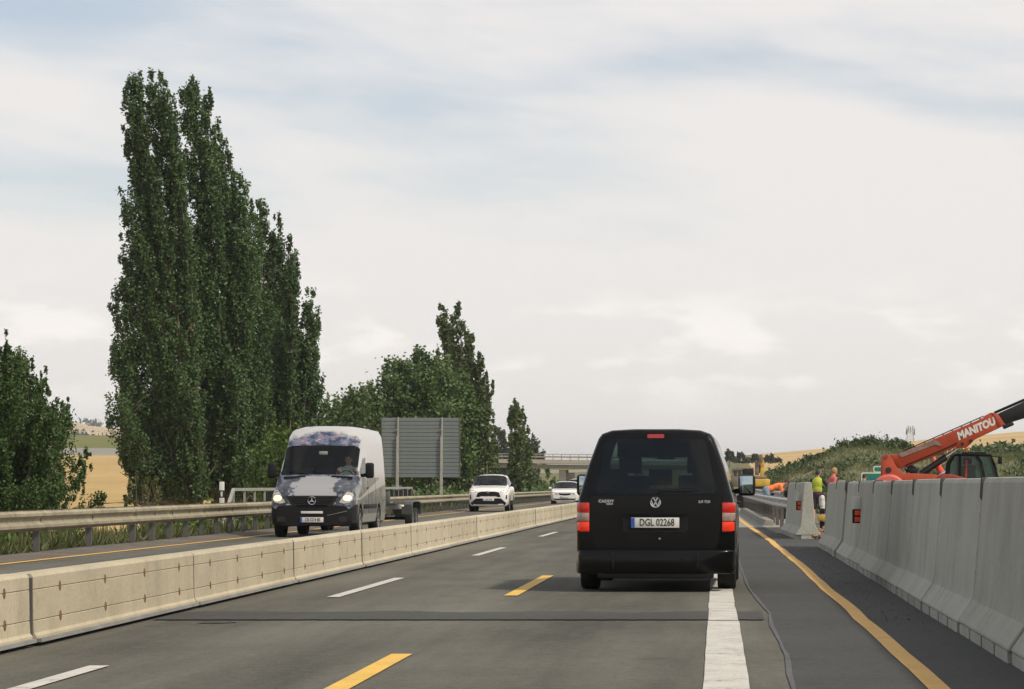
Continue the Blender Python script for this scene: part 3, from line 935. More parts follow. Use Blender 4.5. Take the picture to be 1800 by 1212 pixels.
def plume(rs, base, tip, r, size, cover=3.6, bow=0.0, clump=0.27, start=0.10, full=0.55):
    """leaf positions of one upright limb: many small clumps round a bent axis; returns (leaves, axis points)"""
    base = np.array(base, float); tip = np.array(tip, float)
    L = np.linalg.norm(tip - base)
    side = np.array([rs.normal() * 0.4, rs.normal() * 0.4, 0])
    mid = (base + tip) / 2 + side * r + np.array([bow, 0, 0])
    ax = lambda t: ((1 - t) ** 2)[:, None] * base + (2 * t * (1 - t))[:, None] * mid + (t ** 2)[:, None] * tip
    area = L * r * 1.5
    n = int(area * cover / (1.25 * size * size))
    per = 44
    K = max(4, n // per)
    t = start + (1 - start) * rs.uniform(0, 1, K) ** 0.85
    prof = np.where(t < full, 0.45 + 0.55 * (t - start) / (full - start), np.sqrt(np.maximum(0.0, 1 - ((t - full) / (1 - full + 0.02)) ** 3.0)))
    prof = np.clip(prof, 0.22, 1)
    rad = r * prof * np.sqrt(rs.uniform(0.05, 1.0, K))
    ang = rs.uniform(0, 2 * math.pi, K)
    cc = ax(t) + np.stack([np.cos(ang) * rad, np.sin(ang) * rad, rs.normal(size=K) * 0.1], 1)
    sg = clump * r * np.clip(prof, 0.4, 1)
    leaves = np.repeat(cc, per, 0) + rs.normal(size=(K * per, 3)) * np.repeat(sg, per)[:, None] * np.array([0.62, 0.62, 1.55])
    return leaves, ax(np.linspace(0, 0.93, 7))

def make_tree(name, label, cat, group, base_px, depth, limbs, lm, size, trunk_r=0.3, cover=3.6, seed=0, bark='bark', ground=None, spread=2.0, clump=0.26, limb_r=1.0, twigs=0, full=0.55, start=0.10, fat=1.0, bow=0.0, split=1):
    """limbs: (base px, base py, tip px, tip py, radius px) seen at the tree's distance"""
    rs = np.random.RandomState(seed)
    b0 = at(base_px[0], base_px[1], depth)
    if ground is not None: b0.z = ground
    t = empty(name, b0, 0, label, cat, group)
    s = depth / FPX
    L = []; tb = MB()
    for (bx, by, tx, ty, rp) in limbs:
        dy = rs.uniform(-spread, spread)
        a = at(bx, by, depth) - b0; c = at(tx, ty, depth) - b0
        a.y = dy * 0.35; c.y = dy; rp = rp * fat
        ax = None
        for q in range(split):
            if split == 1:
                a2, c2, r2 = a, c, rp * s
            else:                       # a limb parts into several narrow upright plumes
                th = 2 * math.pi * (q / split + rs.uniform(0, .2)); ro = rp * s * 0.52
                off = Vector((math.cos(th) * ro, math.sin(th) * ro, 0))
                cut = 0.0 if q == 0 else rs.uniform(0.015, 0.16)
                a2 = a + off * 0.35 + (c - a) * rs.uniform(0, 0.12)
                c2 = c + off * (0.2 if q == 0 else 0.9) - (c - a) * cut; r2 = rp * s * rs.uniform(0.58, 0.78)
            lv, ax2 = plume(rs, a2, c2, r2, size, cover, bow=bow, clump=clump, full=full, start=start)
            if ax is None: ax = ax2
            else: tb.tube([tuple(p) for p in ax2], [0.05 * (1 - 0.12 * k) for k in range(7)], 4)
            L.append(lv)
        r0 = max(0.03, min(trunk_r * 0.42, rp * s * 0.13)) * limb_r
        tb.tube([tuple(p) for p in ax], [r0 * (1 - 0.13 * k) for k in range(7)], 6)
        for q in range(twigs):
            k = rs.randint(1, 6); p = ax[k]
            d = np.array([rs.normal() * 0.5, rs.normal() * 0.5, 1.0]) * rp * s * rs.uniform(0.6, 1.3)
            tb.tube([tuple(p), tuple(p + d * 0.5 + rs.normal(size=3) * 0.05), tuple(p + d)], [r0 * 0.35, r0 * 0.22, 0.012], 4)
        tb.tube([(rs.uniform(-.3, .3) * trunk_r, 0, -0.3), tuple((np.array((0, 0, 0)) * 0.5 + ax[0] * 0.5)), tuple(ax[0])], [trunk_r, trunk_r * 0.62, r0], 7)
    c = np.concatenate(L)
    c = c[c[:, 2] > 0.02]
    tb.build('trunk', M[bark], t)
    link_mesh('crown', leaf_mesh('crown', c, size, rs), LEAF[lm], t)
    return t

# --- the big windblown poplars on the left
G = 'tall poplars on the left'
make_tree('poplar_tree', 'tallest poplar with two pointed tips leaning left, leftmost of the dark poplar clump', 'tree', G, (330, 893), 150, [
    (335, 720, 240, 134, 20), (330, 760, 232, 205, 17), (335, 740, 236, 262, 19), (345, 640, 274, 124, 21), (342, 560, 297, 150, 15), (332, 860, 226, 330, 21), (322, 880, 222, 420, 19), (300, 880, 214, 600, 26),
    (325, 870, 262, 400, 23), (338, 850, 296, 330, 24), (280, 885, 210, 700, 26), (330, 880, 255, 560, 27), (325, 885, 245, 690, 28),
    (340, 870, 318, 420, 20), (300, 888, 222, 780, 22), (338, 870, 300, 560, 26), (345, 880, 330, 650, 26), (310, 888, 270, 780, 24), (255, 892, 214, 660, 20), (240, 892, 216, 790, 18), (270, 892, 228, 830, 20), (300, 892, 262, 850, 20), (330, 892, 300, 820, 24), (350, 892, 340, 790, 22), (260, 890, 216, 500, 20)],
    'poplar', 0.080, 0.34, 3.3, 11, twigs=9, limb_r=0.85, full=0.8, fat=1.3, bark='bark_mid', bow=0.5, split=3)
make_tree('poplar_tree', 'tall poplar with a single blunt tip in the middle of the dark poplar clump', 'tree', G, (405, 893), 153, [
    (382, 880, 345, 142, 20), (390, 760, 372, 172, 18), (395, 800, 390, 230, 19), (400, 860, 412, 300, 22), (412, 870, 424, 350, 20), (402, 880, 440, 430, 24),
    (418, 880, 452, 510, 24), (400, 890, 455, 620, 26), (372, 880, 352, 420, 24), (365, 880, 345, 560, 26), (420, 885, 458, 720, 22), (390, 885, 395, 560, 28),
    (385, 885, 372, 690, 28), (415, 888, 440, 800, 24), (405, 880, 420, 640, 26), (430, 892, 446, 850, 18), (400, 892, 392, 830, 22), (370, 892, 366, 800, 22), (425, 890, 462, 780, 18)],
    'poplar', 0.080, 0.34, 3.3, 12, twigs=9, limb_r=0.85, full=0.8, fat=1.3, bark='bark_mid', bow=0.5, split=3)
make_tree('poplar_tree', 'shorter poplar with stepped crown at the right side of the dark poplar clump', 'tree', G, (505, 890), 164, [
    (470, 880, 452, 342, 17), (486, 870, 478, 375, 19), (495, 870, 500, 415, 18), (505, 870, 520, 462, 19), (512, 870, 540, 505, 17), (515, 880, 545, 560, 20), (522, 880, 550, 660, 20),
    (480, 880, 468, 500, 25), (492, 880, 492, 560, 27), (505, 880, 520, 600, 25), (530, 885, 548, 740, 18), (490, 885, 475, 680, 27), (510, 885, 515, 720, 27), (478, 885, 462, 780, 22)],
    'poplar', 0.084, 0.32, 3.3, 13, twigs=7, limb_r=0.8, full=0.8, fat=1.15, bark='bark_mid', bow=0.5, split=3)
# shrub between poplars and van, and under the trees
make_tree('shrub', 'bright green shrub growing between the poplar clump and the high van', 'shrub', None, (470, 895), 120, [
    (470, 890, 450, 790, 22), (480, 890, 478, 768, 22), (490, 890, 500, 745, 22), (500, 890, 528, 760, 24), (465, 890, 438, 840, 18), (505, 890, 520, 800, 26), (475, 890, 470, 830, 24)],
    'fresh', 0.085, 0.08, 3.2, 14, limb_r=0.5, spread=1.2, full=0.75)
make_tree('shrub', 'small leafy shrub at the foot of the tallest poplar, by the stubble field', 'shrub', None, (235, 900), 118, [
    (235, 898, 218, 850, 12), (240, 898, 235, 838, 13), (250, 898, 262, 845, 14), (245, 898, 280, 860, 14), (230, 898, 212, 872, 9)],
    'weed', 0.07, 0.05, 2.4, 15, limb_r=0.4, spread=0.8, full=0.75)
# --- big bush at the left edge
rsb = np.random.RandomState(8)
limbs = []
for k in range(75):
    bx = rsb.uniform(-130, 60)
    tx = bx * 0.9 + rsb.uniform(-10, 70)
    lim = np.interp(tx, [-150, -60, 0, 40, 80, 110, 140, 165], [640, 590, 596, 640, 690, 735, 830, 870])
    ty = lim + rsb.uniform(0, 1) ** 1.6 * (890 - lim) * 0.9 + 8
    limbs.append((bx, 965, tx, ty, rsb.uniform(17, 30)))
for k in range(26):
    tx = rsb.uniform(-20, 150); ty = np.interp(tx, [-150, -60, 0, 40, 80, 110, 140, 165], [640, 590, 596, 640, 690, 735, 830, 870]) - rsb.uniform(2, 22)
    limbs.append((tx * .75 - 8, ty + 120, tx + rsb.uniform(-4, 12), ty, rsb.uniform(5, 9)))
limbs += [(70, 960, 150, 845, 13), (60, 960, 162, 875, 14), (70, 962, 150, 905, 16), (60, 960, 140, 800, 12), (40, 960, 112, 705, 11), (40, 940, 78, 660, 9), (10, 900, 38, 618, 9), (0, 900, 8, 592, 10)]
make_tree('bush', 'large dark green bush behind the guardrail at the left picture edge', 'bush', None, (0, 975), 78, limbs, 'bush', 0.044, 0.12, 3.4, 21, spread=2.2, limb_r=0.45, clump=0.34, full=0.72, twigs=2)

# --- middle group
make_tree('broadleaf_tree', 'wide windblown green tree rising behind the large slatted sign', 'tree', None, (740, 880), 205, [
    (740, 870, 668, 680, 28), (740, 870, 690, 640, 26), (740, 870, 712, 645, 24), (745, 870, 735, 618, 22), (750, 870, 762, 640, 26), (745, 870, 700, 720, 34), (750, 870, 740, 690, 34),
    (760, 870, 785, 660, 30), (740, 870, 680, 760, 32), (760, 870, 790, 720, 34), (740, 880, 720, 790, 34), (770, 880, 800, 780, 32), (735, 880, 672, 810, 24), (780, 880, 815, 690, 26), (750, 870, 655, 745, 22)],
    'broad', 0.13, 0.30, 4.8, 31, fat=1.25, bark='bark_dark', limb_r=0.6, spread=2.6, full=0.72, start=0.3)
make_tree('poplar_tree', 'windblown poplar with two tips leaning left, behind the white off-road car', 'tree', None, (835, 885), 215, [
    (830, 830, 774, 540, 14), (835, 820, 803, 537, 14), (840, 830, 822, 590, 17), (842, 840, 842, 625, 14), (830, 850, 775, 610, 16), (838, 850, 800, 640, 22), (845, 860, 850, 670, 12), (850, 870, 856, 700, 12),
    (840, 870, 830, 690, 22), (830, 870, 812, 720, 24), (850, 875, 855, 770, 16), (840, 878, 838, 780, 24), (820, 878, 815, 800, 20), (850, 880, 868, 830, 14)],
    'poplar_warm', 0.125, 0.30, 3.8, 32, twigs=2, full=0.8, fat=1.32, split=3, bark='bark_mid')
make_tree('poplar_tree', 'very slim poplar spire right behind the windblown two-tipped poplar', 'tree', None, (866, 870), 260, [
    (866, 868, 867, 672, 5.5), (866, 850, 868, 720, 6), (866, 868, 866, 780, 7)], 'poplar_warm', 0.15, 0.12, 4.5, 33, full=0.75, fat=1.15, bark='bark_mid')
make_tree('poplar_tree', 'free standing slim poplar left of the overpass, tip bent left', 'tree', None, (914, 876), 235, [
    (914, 870, 904, 702, 8), (914, 850, 913, 708, 10), (915, 868, 921, 740, 10), (914, 870, 912, 760, 15), (914, 872, 905, 790, 14), (916, 872, 925, 790, 13), (914, 874, 914, 820, 19), (912, 874, 902, 830, 14), (917, 874, 928, 830, 13)],
    'poplar_warm', 0.13, 0.18, 5.0, 34, full=0.78, fat=1.32, split=3, bark='bark_mid')
make_tree('bush', 'rounded bush below the overpass, right of the free standing slim poplar', 'bush', None, (948, 872), 280, [
    (945, 872, 925, 838, 13), (948, 872, 945, 825, 14), (950, 872, 962, 832, 13), (952, 872, 972, 848, 9), (940, 872, 920, 855, 10)], 'broad', 0.2, 0.1, 3.2, 35, full=0.7, limb_r=0.5)
make_tree('broadleaf_tree', 'dark round tree above the overpass, left of the slim poplar', 'tree', 'dark trees above the overpass', (880, 862), 520, [
    (880, 860, 872, 752, 16), (884, 860, 890, 760, 16), (880, 860, 868, 790, 18), (886, 860, 898, 790, 16)], 'far', 0.3, 0.3, 5, 36, full=0.7)
make_tree('broadleaf_tree', 'dark round tree above the overpass, right of the slim poplar', 'tree', 'dark trees above the overpass', (934, 862), 520, [
    (934, 860, 932, 768, 15), (934, 860, 945, 785, 12), (934, 860, 926, 775, 14), (936, 860, 950, 800, 8)], 'far', 0.3, 0.3, 5, 37, full=0.7)
# bushes between poplar clump and the sign, climbing a low hill
hz = MB()
hv = []; hf = []
hx = np.linspace(-66, -20, 30); hy = np.linspace(300, 420, 16)
for x in hx:
    for y in hy:
        z = 9.2 * math.exp(-((x + 46) / 10) ** 2) * math.exp(-((y - 350) / 34) ** 2) - 0.8
        hv.append((x, y, z + math.sin(x * 1.3) * math.sin(y * 0.5) * 0.15))
for i in range(len(hx) - 1):
    for j in range(len(hy) - 1):
        k = i * len(hy) + j; hf.append((k, k + len(hy), k + len(hy) + 1, k + 1))
me = bpy.data.meshes.new('overgrown_hill'); me.from_pydata(hv, [], hf)
for p in me.polygons: p.use_smooth = True
tag(link_mesh('overgrown_hill', me, M['bank']), kind='structure')
rs = np.random.RandomState(41)
pts = []
for k in range(260):
    x = rs.uniform(-58, -26); y = rs.uniform(305, 400)
    z = 9.2 * math.exp(-((x + 46) / 10) ** 2) * math.exp(-((y - 350) / 34) ** 2) - 0.8
    r = rs.uniform(0.6, 1.5)
    pts.append(np.array([x, y, z + r * 0.3]) + rs.normal(size=(150, 3)) * np.array([r, r, r * 0.55]) * 0.55)
tag(link_mesh('hill_scrub', leaf_mesh('hill_scrub', np.concatenate(pts), 0.28, rs), LEAF['scrub']), kind='stuff')
make_tree('bush', 'rounded bush right of the poplar clump, above the roof of the high van', 'bush', 'bushes left of the slatted sign', (598, 880), 250, [
    (598, 878, 585, 712, 20), (600, 878, 604, 702, 20), (600, 878, 618, 720, 20), (598, 878, 580, 760, 22), (600, 878, 615, 780, 24), (600, 880, 600, 740, 26)], 'broad', 0.17, 0.2, 4.8, 42, full=0.75, start=0.1, fat=1.4, limb_r=0.6)
make_tree('bush', 'taller bush touching the left edge of the large slatted sign', 'bush', 'bushes left of the slatted sign', (645, 880), 240, [
    (645, 878, 632, 688, 18), (645, 878, 648, 682, 18), (648, 878, 662, 700, 18), (645, 878, 640, 740, 24), (648, 878, 660, 760, 24), (645, 880, 645, 800, 26)], 'broad', 0.17, 0.2, 4.8, 43, full=0.75, start=0.1, fat=1.4, limb_r=0.6)

# --- weeds, grass and low shrubs along the left guardrail
rs = np.random.RandomState(51)
n = 22000
yv = 24 + 226 * rs.uniform(0, 1, n) ** 1.7
xv = np.array([gx_left(y) for y in yv]) - 0.55 - np.abs(rs.normal(size=n)) * 1.7
zv = ground_z(xv, yv)
zv = np.where(xv > -13.4, -0.02, zv)
h = rs.uniform(0.08, 0.40, n) * np.where(np.sin(yv * 0.7) + rs.normal(size=n) * 0.5 > 0.2, 1.25, 0.7)
dx = rs.normal(size=n) * 0.16; dy = rs.normal(size=n) * 0.16; wd = rs.uniform(0.008, 0.02, n) * (1 + yv / 60)
q = np.stack([np.stack([xv - wd, yv, zv - 0.05], 1), np.stack([xv + wd, yv, zv - 0.05], 1), np.stack([xv + dx, yv + dy, zv + h], 1)], 1).reshape(-1, 3)
me = bpy.data.meshes.new('roadside_grass')
me.vertices.add(3 * n); me.vertices.foreach_set('co', q.astype(np.float32).ravel())
me.loops.add(3 * n); me.loops.foreach_set('vertex_index', np.arange(3 * n, dtype=np.int32))
me.polygons.add(n); me.polygons.foreach_set('loop_start', np.arange(0, 3 * n, 3, dtype=np.int32)); me.update(calc_edges=True)
tag(link_mesh('roadside_grass', me, LEAF['weed']), kind='stuff')
pts = []
for k in range(260):
    y = 30 + 190 * rs.uniform() ** 1.5; x = gx_left(y) - 1.1 - abs(rs.normal()) * 1.8
    if 120 < VX + x / y * FPX < 235 and y > 60: continue
    z = float(ground_z(x, y)) if x < -13.4 else 0
    r = rs.uniform(0.2, 0.5)
    pts.append(np.array([x, y, z + r * 0.55]) + rs.normal(size=(110, 3)) * np.array([r, r, r * 0.7]) * 0.6)
tag(link_mesh('roadside_weeds', leaf_mesh('roadside_weeds', np.concatenate(pts), 0.075, rs), LEAF['fresh']), kind='stuff')
# undergrowth in front of the tree row
pts = []
for k in range(190):
    y = rs.uniform(95, 300)
    x = gx_left(y) - 2.6 - rs.uniform(0, 1) * (2 + y * 0.02)
    if VX + x / y * FPX < 240: continue
    z = float(ground_z(x, y)); r = rs.uniform(0.5, 1.1) * (0.55 if y < 130 else 1)
    pts.append(np.array([x, y, z + r * 0.5]) + rs.normal(size=(170, 3)) * np.array([r, r, r * 0.8]) * 0.55)
tag(link_mesh('undergrowth', leaf_mesh('undergrowth', np.concatenate(pts), 0.14, rs), LEAF['broad']), kind='stuff')

# --- spoil mound on the right with scrub on it
MX = lambda px: (px - VX) / FPX * 175
crest_px = [1290, 1325, 1345, 1400, 1440, 1475, 1510, 1560, 1600, 1640, 1700, 1760, 1850, 2000, 2200]
crest_py = [893, 858, 836, 820, 806, 794, 787, 787, 794, 799, 803, 802, 802, 805, 820]
def mound(x, y):
    px = VX + x * FPX / 175
    top = 1.2 - (np.interp(px, crest_px, crest_py) - VY) / FPX * 175
    prof = np.interp(y, [118, 134, 172, 205, 250], [0, 0.12, 1.0, 0.95, 0.0])
    prof = prof * prof * (3 - 2 * prof)
    return top * prof + 0.25 * np.sin(x * 0.8 + y * 0.2) * np.sin(y * 0.35) * prof - 0.08
mv = []; mf = []
mx = np.linspace(MX(1292), MX(2200), 70); my = np.linspace(116, 252, 46)
for x in mx:
    for y in my: mv.append((x, y, float(mound(x, y)) + rng.uniform(-0.06, 0.06)))
for i in range(len(mx) - 1):
    for j in range(len(my) - 1):
        k = i * len(my) + j; mf.append((k, k + len(my), k + len(my) + 1, k + 1))
me = bpy.data.meshes.new('spoil_mound'); me.from_pydata(mv, [], mf)
for p in me.polygons: p.use_smooth = True
mm = field_mat('overgrown soil', [(0.36, (0.060, 0.085, 0.038)), (0.52, (0.130, 0.130, 0.070)), (0.66, (0.22, 0.185, 0.115))], (0.22, 0.35, 0.3), 2.5)
tag(link_mesh('spoil_mound', me, mm), kind='structure')
rs = np.random.RandomState(61)
pts = []
for k in range(1500):
    x = rs.uniform(MX(1345), MX(1900)); y = rs.uniform(122, 178)
    px = VX + x * FPX / 175
    green = np.interp(y, [122, 140, 150, 165, 174], [0.9, 0.65, 0.22, 0.10, 0.35]) * np.interp(px, [1275, 1420, 1480, 1900], [1.2, 0.9, 0.6, 0.3])
    if rs.uniform() > green: continue
    r = rs.uniform(0.18, 0.75)
    pts.append(np.array([x, y, float(mound(x, y)) + r * 0.25]) + rs.normal(size=(85, 3)) * np.array([r, r, r * 0.5]) * 0.6)
tag(link_mesh('mound_scrub', leaf_mesh('mound_scrub', np.concatenate(pts), 0.10, rs), LEAF['scrub']), kind='stuff')
n = 16000
xv = rs.uniform(MX(1345), MX(1900), n); yv = rs.uniform(120, 180, n); zv = mound(xv, yv)
q = np.stack([np.stack([xv - 0.03, yv, zv - 0.05], 1), np.stack([xv + 0.03, yv, zv - 0.05], 1), np.stack([xv + rs.normal(size=n) * 0.2, yv, zv + rs.uniform(0.10, 0.3, n)], 1)], 1).reshape(-1, 3)
me = bpy.data.meshes.new('mound_grass')
me.vertices.add(3 * n); me.vertices.foreach_set('co', q.astype(np.float32).ravel())
me.loops.add(3 * n); me.loops.foreach_set('vertex_index', np.arange(3 * n, dtype=np.int32))
me.polygons.add(n); me.polygons.foreach_set('loop_start', np.arange(0, 3 * n, 3, dtype=np.int32)); me.update(calc_edges=True)
tag(link_mesh('mound_grass', me, LEAF['weed']), kind='stuff')
# crest shrubs one can tell apart
sh = [(1403, 812, 9, 'leftmost shrub on the slope of the spoil mound'), (1430, 803, 11, 'dark shrub on the left shoulder of the spoil mound'), (1446, 797, 9, 'small shrub below the mound crest, right of the dark shoulder shrub'),
      (1472, 788, 10, 'low shrub where the mound crest begins to level out'), (1500, 782, 15, 'wide low shrub at the highest part of the mound crest'), (1535, 782, 16, 'rounded shrub on the mound crest above the barrier reflector board'),
      (1568, 784, 13, 'shrub on the mound crest left of the red boom'), (1586, 788, 10, 'last low shrub on the mound crest before the lattice mast')]
for k, (px, py, r, lb) in enumerate(sh):
    x = MX(px)
    z = float(mound(x, 172))
    rr = r / FPX * 175
    t = empty('shrub', (x, 172, z), 0, lb, 'shrub', 'shrubs on the spoil mound')
    rs2 = np.random.RandomState(70 + k)
    lv = np.concatenate([np.array([rs2.normal() * rr * 0.75, rs2.normal() * 0.3, abs(rs2.normal()) * rr * 0.35 + 0.05]) + rs2.normal(size=(60, 3)) * rr * 0.27 for _ in range(16)])
    link_mesh('crown', leaf_mesh('crown', lv, 0.10, rs2), LEAF['scrub'], t)
    MB().tube([(0, 0, -0.3), (0.05, 0, rr * 0.3)], [0.05, 0.02], 5).build('stem', M['bark_dark'], t)
# far hedge trees right of the van
for (px, py, top, r, lb) in [(1282, 815, 795, 11, 'dark hedge tree touching the right side of the black van'), (1303, 806, 799, 7, 'small round field tree left of the excavator arm, on the skyline'),
                             (1328, 806, 802, 7, 'low round field tree just left of the excavator arm tip'), (1355, 810, 804, 9, 'low dark field tree right of the excavator arm tip')]:
    d = 620
    make_tree('field_tree', lb, 'tree', 'field trees on the right skyline', (px, py + 3), d, [(px, py, px - r * 0.45, top + 2, r * 0.6), (px, py, px, top, r * 0.6), (px, py, px + r * 0.45, top + 3, r * 0.6)], 'far', 0.42, 0.2, 3.2, px, full=0.7, start=0.3)
rs = np.random.RandomState(77)
pts = []
for px in np.arange(1290, 1372, 2.0):
    p = at(px, 809.5, 640)
    pts.append(np.array(p) + rs.normal(size=(40, 3)) * np.array([0.25, 0.3, 0.22]))
tag(link_mesh('field_hedge', leaf_mesh('field_hedge', np.concatenate(pts), 0.35, rs), LEAF['far']), kind='stuff')
# hedge in the right hand fields, and woods on the far left hills
pts = []
for px in np.arange(1720, 2300, 3.0):
    p = at(px, 797 + rs.normal() * 4, 330)
    pts.append(np.array(p) + rs.normal(size=(60, 3)) * np.array([0.5, 2, 0.35]))
tag(link_mesh('field_scrub', leaf_mesh('field_scrub', np.concatenate(pts), 0.33, rs), LEAF['scrub']), kind='stuff')
pts = []
for k in range(420):
    a = rs.uniform(-0.30, -0.10); y = rs.uniform(1500, 2350) if rs.uniform() < 0.85 else rs.uniform(2900, 3050)
    if y > 2800 and not (-0.226 < a < -0.217 or -0.2 < a < -0.19): continue
    x = a * y
    r = rs.uniform(4, 8)
    pts.append(np.array([x, y, float(ground_z(x, y)) + r * 0.4]) + rs.normal(size=(46, 3)) * np.array([r, r, r * 0.5]) * 0.6)
tag(link_mesh('far_wood', leaf_mesh('far_wood', np.concatenate(pts), 1.7, rs), LEAF['far']), kind='stuff')
# lattice mast with aerials on the horizon
p = at(1600, 790, 900)
t = empty('antenna_mast', (p.x, 900, float(ground_z(p.x, 900)) - 1), 0, 'thin lattice antenna mast with aerials on the right skyline', 'mast')
mh = at(1600, 752, 900).z - t.location.z
m = MB()
for sx_, sy_ in ((-1, -1), (1, -1), (1, 1), (-1, 1)): m.bar((sx_ * 1.2, sy_ * 1.2, 0), (sx_ * 0.8, sy_ * 0.8, mh * 0.92), 0.10)
for k in range(9):
    z0, z1 = mh * 0.92 * k / 9, mh * 0.92 * (k + 1) / 9; w0, w1 = 1.2 - 0.4 * k / 9, 1.2 - 0.4 * (k + 1) / 9
    m.bar((-w0, -w0, z0), (w1, -w1, z1), 0.07).bar((w0, -w0, z0), (-w1, -w1, z1), 0.07).bar((w0, -w0, z0), (w1, w1, z1), 0.07)
m.build('lattice', M['rail_grey'], t, smooth=0)
for (dx, z, hgt) in ((-1.25, 0.80, 1.9), (1.25, 0.80, 1.9), (0.0, 0.86, 2.1), (-0.7, 0.93, 1.8), (0.75, 0.95, 1.6), (-1.3, 0.66, 1.0), (1.25, 0.64, 1.2)):
    MB().box((dx, -1.0, mh * z), (0.34, 0.2, hgt)).bar((dx, -1, mh * z), (dx * 0.5, -0.6, mh * z), 0.08).build('aerial', M['rail_grey'], t, smooth=0)
MB().bar((0, 0, mh * 0.9), (0, 0, mh * 1.03), 0.08).build('tip', M['rail_grey'], t)
# ------------------------------------------------------------------ vehicles
from mathutils.bvhtree import BVHTree

class Shell:
    """a car body lofted from cross sections; local y runs along the vehicle from the end that faces the camera"""
    def __init__(self, keys, ys, arches=(), end0=(), end1=(), shift=None):
        self.keys = keys; R_ = len(keys[0][1]); self.R = R_
        kys = [k[0] for k in keys]
        W = np.array([[p[0] for p in k[1]] for k in keys]); Zk = np.array([[p[1] for p in k[1]] for k in keys])
        st = sorted(set(list(ys) + kys))
        for (ya, zc, r) in arches:
            st += [ya + r * math.cos(math.pi * k / 10) for k in range(11)] + [ya - r - 0.012, ya + r + 0.012]
        st += [kys[0] + d for d, i in end0] + [kys[-1] - d for d, i in end1]
        st = sorted(set(round(s, 4) for s in st if kys[0] <= s <= kys[-1]))
        self.st = st
        self.v = []; self.f = []; self.fk = []
        for y in st:
            w = np.array([np.interp(y, kys, W[:, i]) for i in range(R_)]); z = np.array([np.interp(y, kys, Zk[:, i]) for i in range(R_)])
            for lst, d in ((end0, y - kys[0]), (end1, kys[-1] - y)):
                if lst:
                    ins = np.interp(d, [q[0] for q in lst], [q[1] for q in lst])
                    w = np.maximum(w - ins, 0.04); z = np.where(np.arange(R_) > R_ - 5, z - ins * 0.6, z)
                    z = np.where(np.arange(R_) < 2, z + ins * 0.5, z)
            for (ya, zc, r) in arches:
                if abs(y - ya) < r - 1e-4:
                    zm = zc + math.sqrt(r * r - (y - ya) ** 2)
                    for i in range(R_):
                        if z[i] < zm + i * 0.004 and i < R_ - 6: z[i] = zm + i * 0.004
            for i in range(R_): self.v.append((w[i], y + (shift(y, z[i]) if shift else 0), z[i]))
            for i in reversed(range(R_)): self.v.append((-w[i], y + (shift(y, z[i]) if shift else 0), z[i]))
        n = 2 * R_
        for k in range(len(st) - 1):
            ym = (st[k] + st[k + 1]) / 2
            for i in range(n):
                j = (i + 1) % n
                row = i if i < R_ else n - 2 - i
                if i == n - 1: row = -1
                self.f.append((k * n + i, k * n + j, (k + 1) * n + j, (k + 1) * n + i))
                self.fk.append((ym, row, 1 if i < R_ - 1 else (-1 if i >= R_ else 0)))
        self.n = n
        self.cap(0, -1); self.cap(len(st) - 1, 1)
    def cap(self, k, s, F=(-1, -0.75, -0.4, 0, 0.4, 0.75, 1)):
        n, R_ = self.n, self.R; base = len(self.v)
        for i in range(R_):
            a = self.v[k * n + i]
            for q in F: self.v.append((a[0] * q, a[1] + s * 0.012 * (1 - q * q), a[2]))
        m = len(F)
        for i in range(R_ - 1):
            for c in range(m - 1):
                self.f.append((base + i * m + c, base + i * m + c + 1, base + (i + 1) * m + c + 1, base + (i + 1) * m + c))
                self.fk.append(('front' if s < 0 else 'back', i, (F[c] + F[c + 1]) / 2))
    def bvh(self): return BVHTree.FromPolygons([Vector(p) for p in self.v], self.f)
    def part(self, name, mat, parent, pick, **kw):
        used = {}; fs = []
        for f, k in zip(self.f, self.fk):
            if pick(k): fs.append(tuple(used.setdefault(q, len(used)) for q in f))
        m = MB(); m.v = [self.v[q] for q in used]; m.f = fs
        kw.setdefault('smooth', 38); kw.setdefault('weld', True)
        return m.build(name, mat, parent, **kw)

def conform(name, bvh, outline, mat, parent, off=0.006, thick=0.012, direc=(0, 1, 0), start=-3.0, cuts=3, smooth=30, bulge=0.0):
    """a flat outline laid on to the body along a direction (outline in the plane across it)"""
    d = Vector(direc)
    def to3(p):
        if abs(d.y) > 0.5: return Vector((p[0], start if d.y > 0 else -start, p[1]))
        if abs(d.x) > 0.5: return Vector((start if d.x > 0 else -start, p[0], p[1]))
    bm = bmesh.new()
    vs = [bm.verts.new(to3(p)) for p in outline]
    bm.faces.new(vs)
    bmesh.ops.triangulate(bm, faces=bm.faces[:])
    bmesh.ops.subdivide_edges(bm, edges=bm.edges[:], cuts=cuts, use_grid_fill=True)
    bad = []
    for v in bm.verts:
        h, nrm, idx, dist = bvh.ray_cast(v.co, d)
        if h is None: bad.append(v)
        else: v.co = h - d * off
    good = [v for v in bm.verts if v not in bad]
    if bad and good:
        for v in bad:
            near = min(good, key=lambda g: (Vector((g.co.x - v.co.x, 0, g.co.z - v.co.z))).length)
            v.co = Vector((v.co.x, near.co.y, v.co.z)) if abs(d.y) > 0.5 else Vector((near.co.x, v.co.y, v.co.z))
    bmesh.ops.recalc_face_normals(bm, faces=bm.faces)
    fc = bm.faces[:]
    ext = bmesh.ops.extrude_face_region(bm, geom=fc)
    nv = [g for g in ext['geom'] if isinstance(g, bmesh.types.BMVert)]
    for v in nv: v.co += d * thick
    bmesh.ops.recalc_face_normals(bm, faces=bm.faces)
    for f in bm.faces: f.smooth = True
    me = bpy.data.meshes.new(name); bm.to_mesh(me); bm.free()
    me.set_sharp_from_angle(angle=R(smooth))
    return link_mesh(name, me, mat, parent)

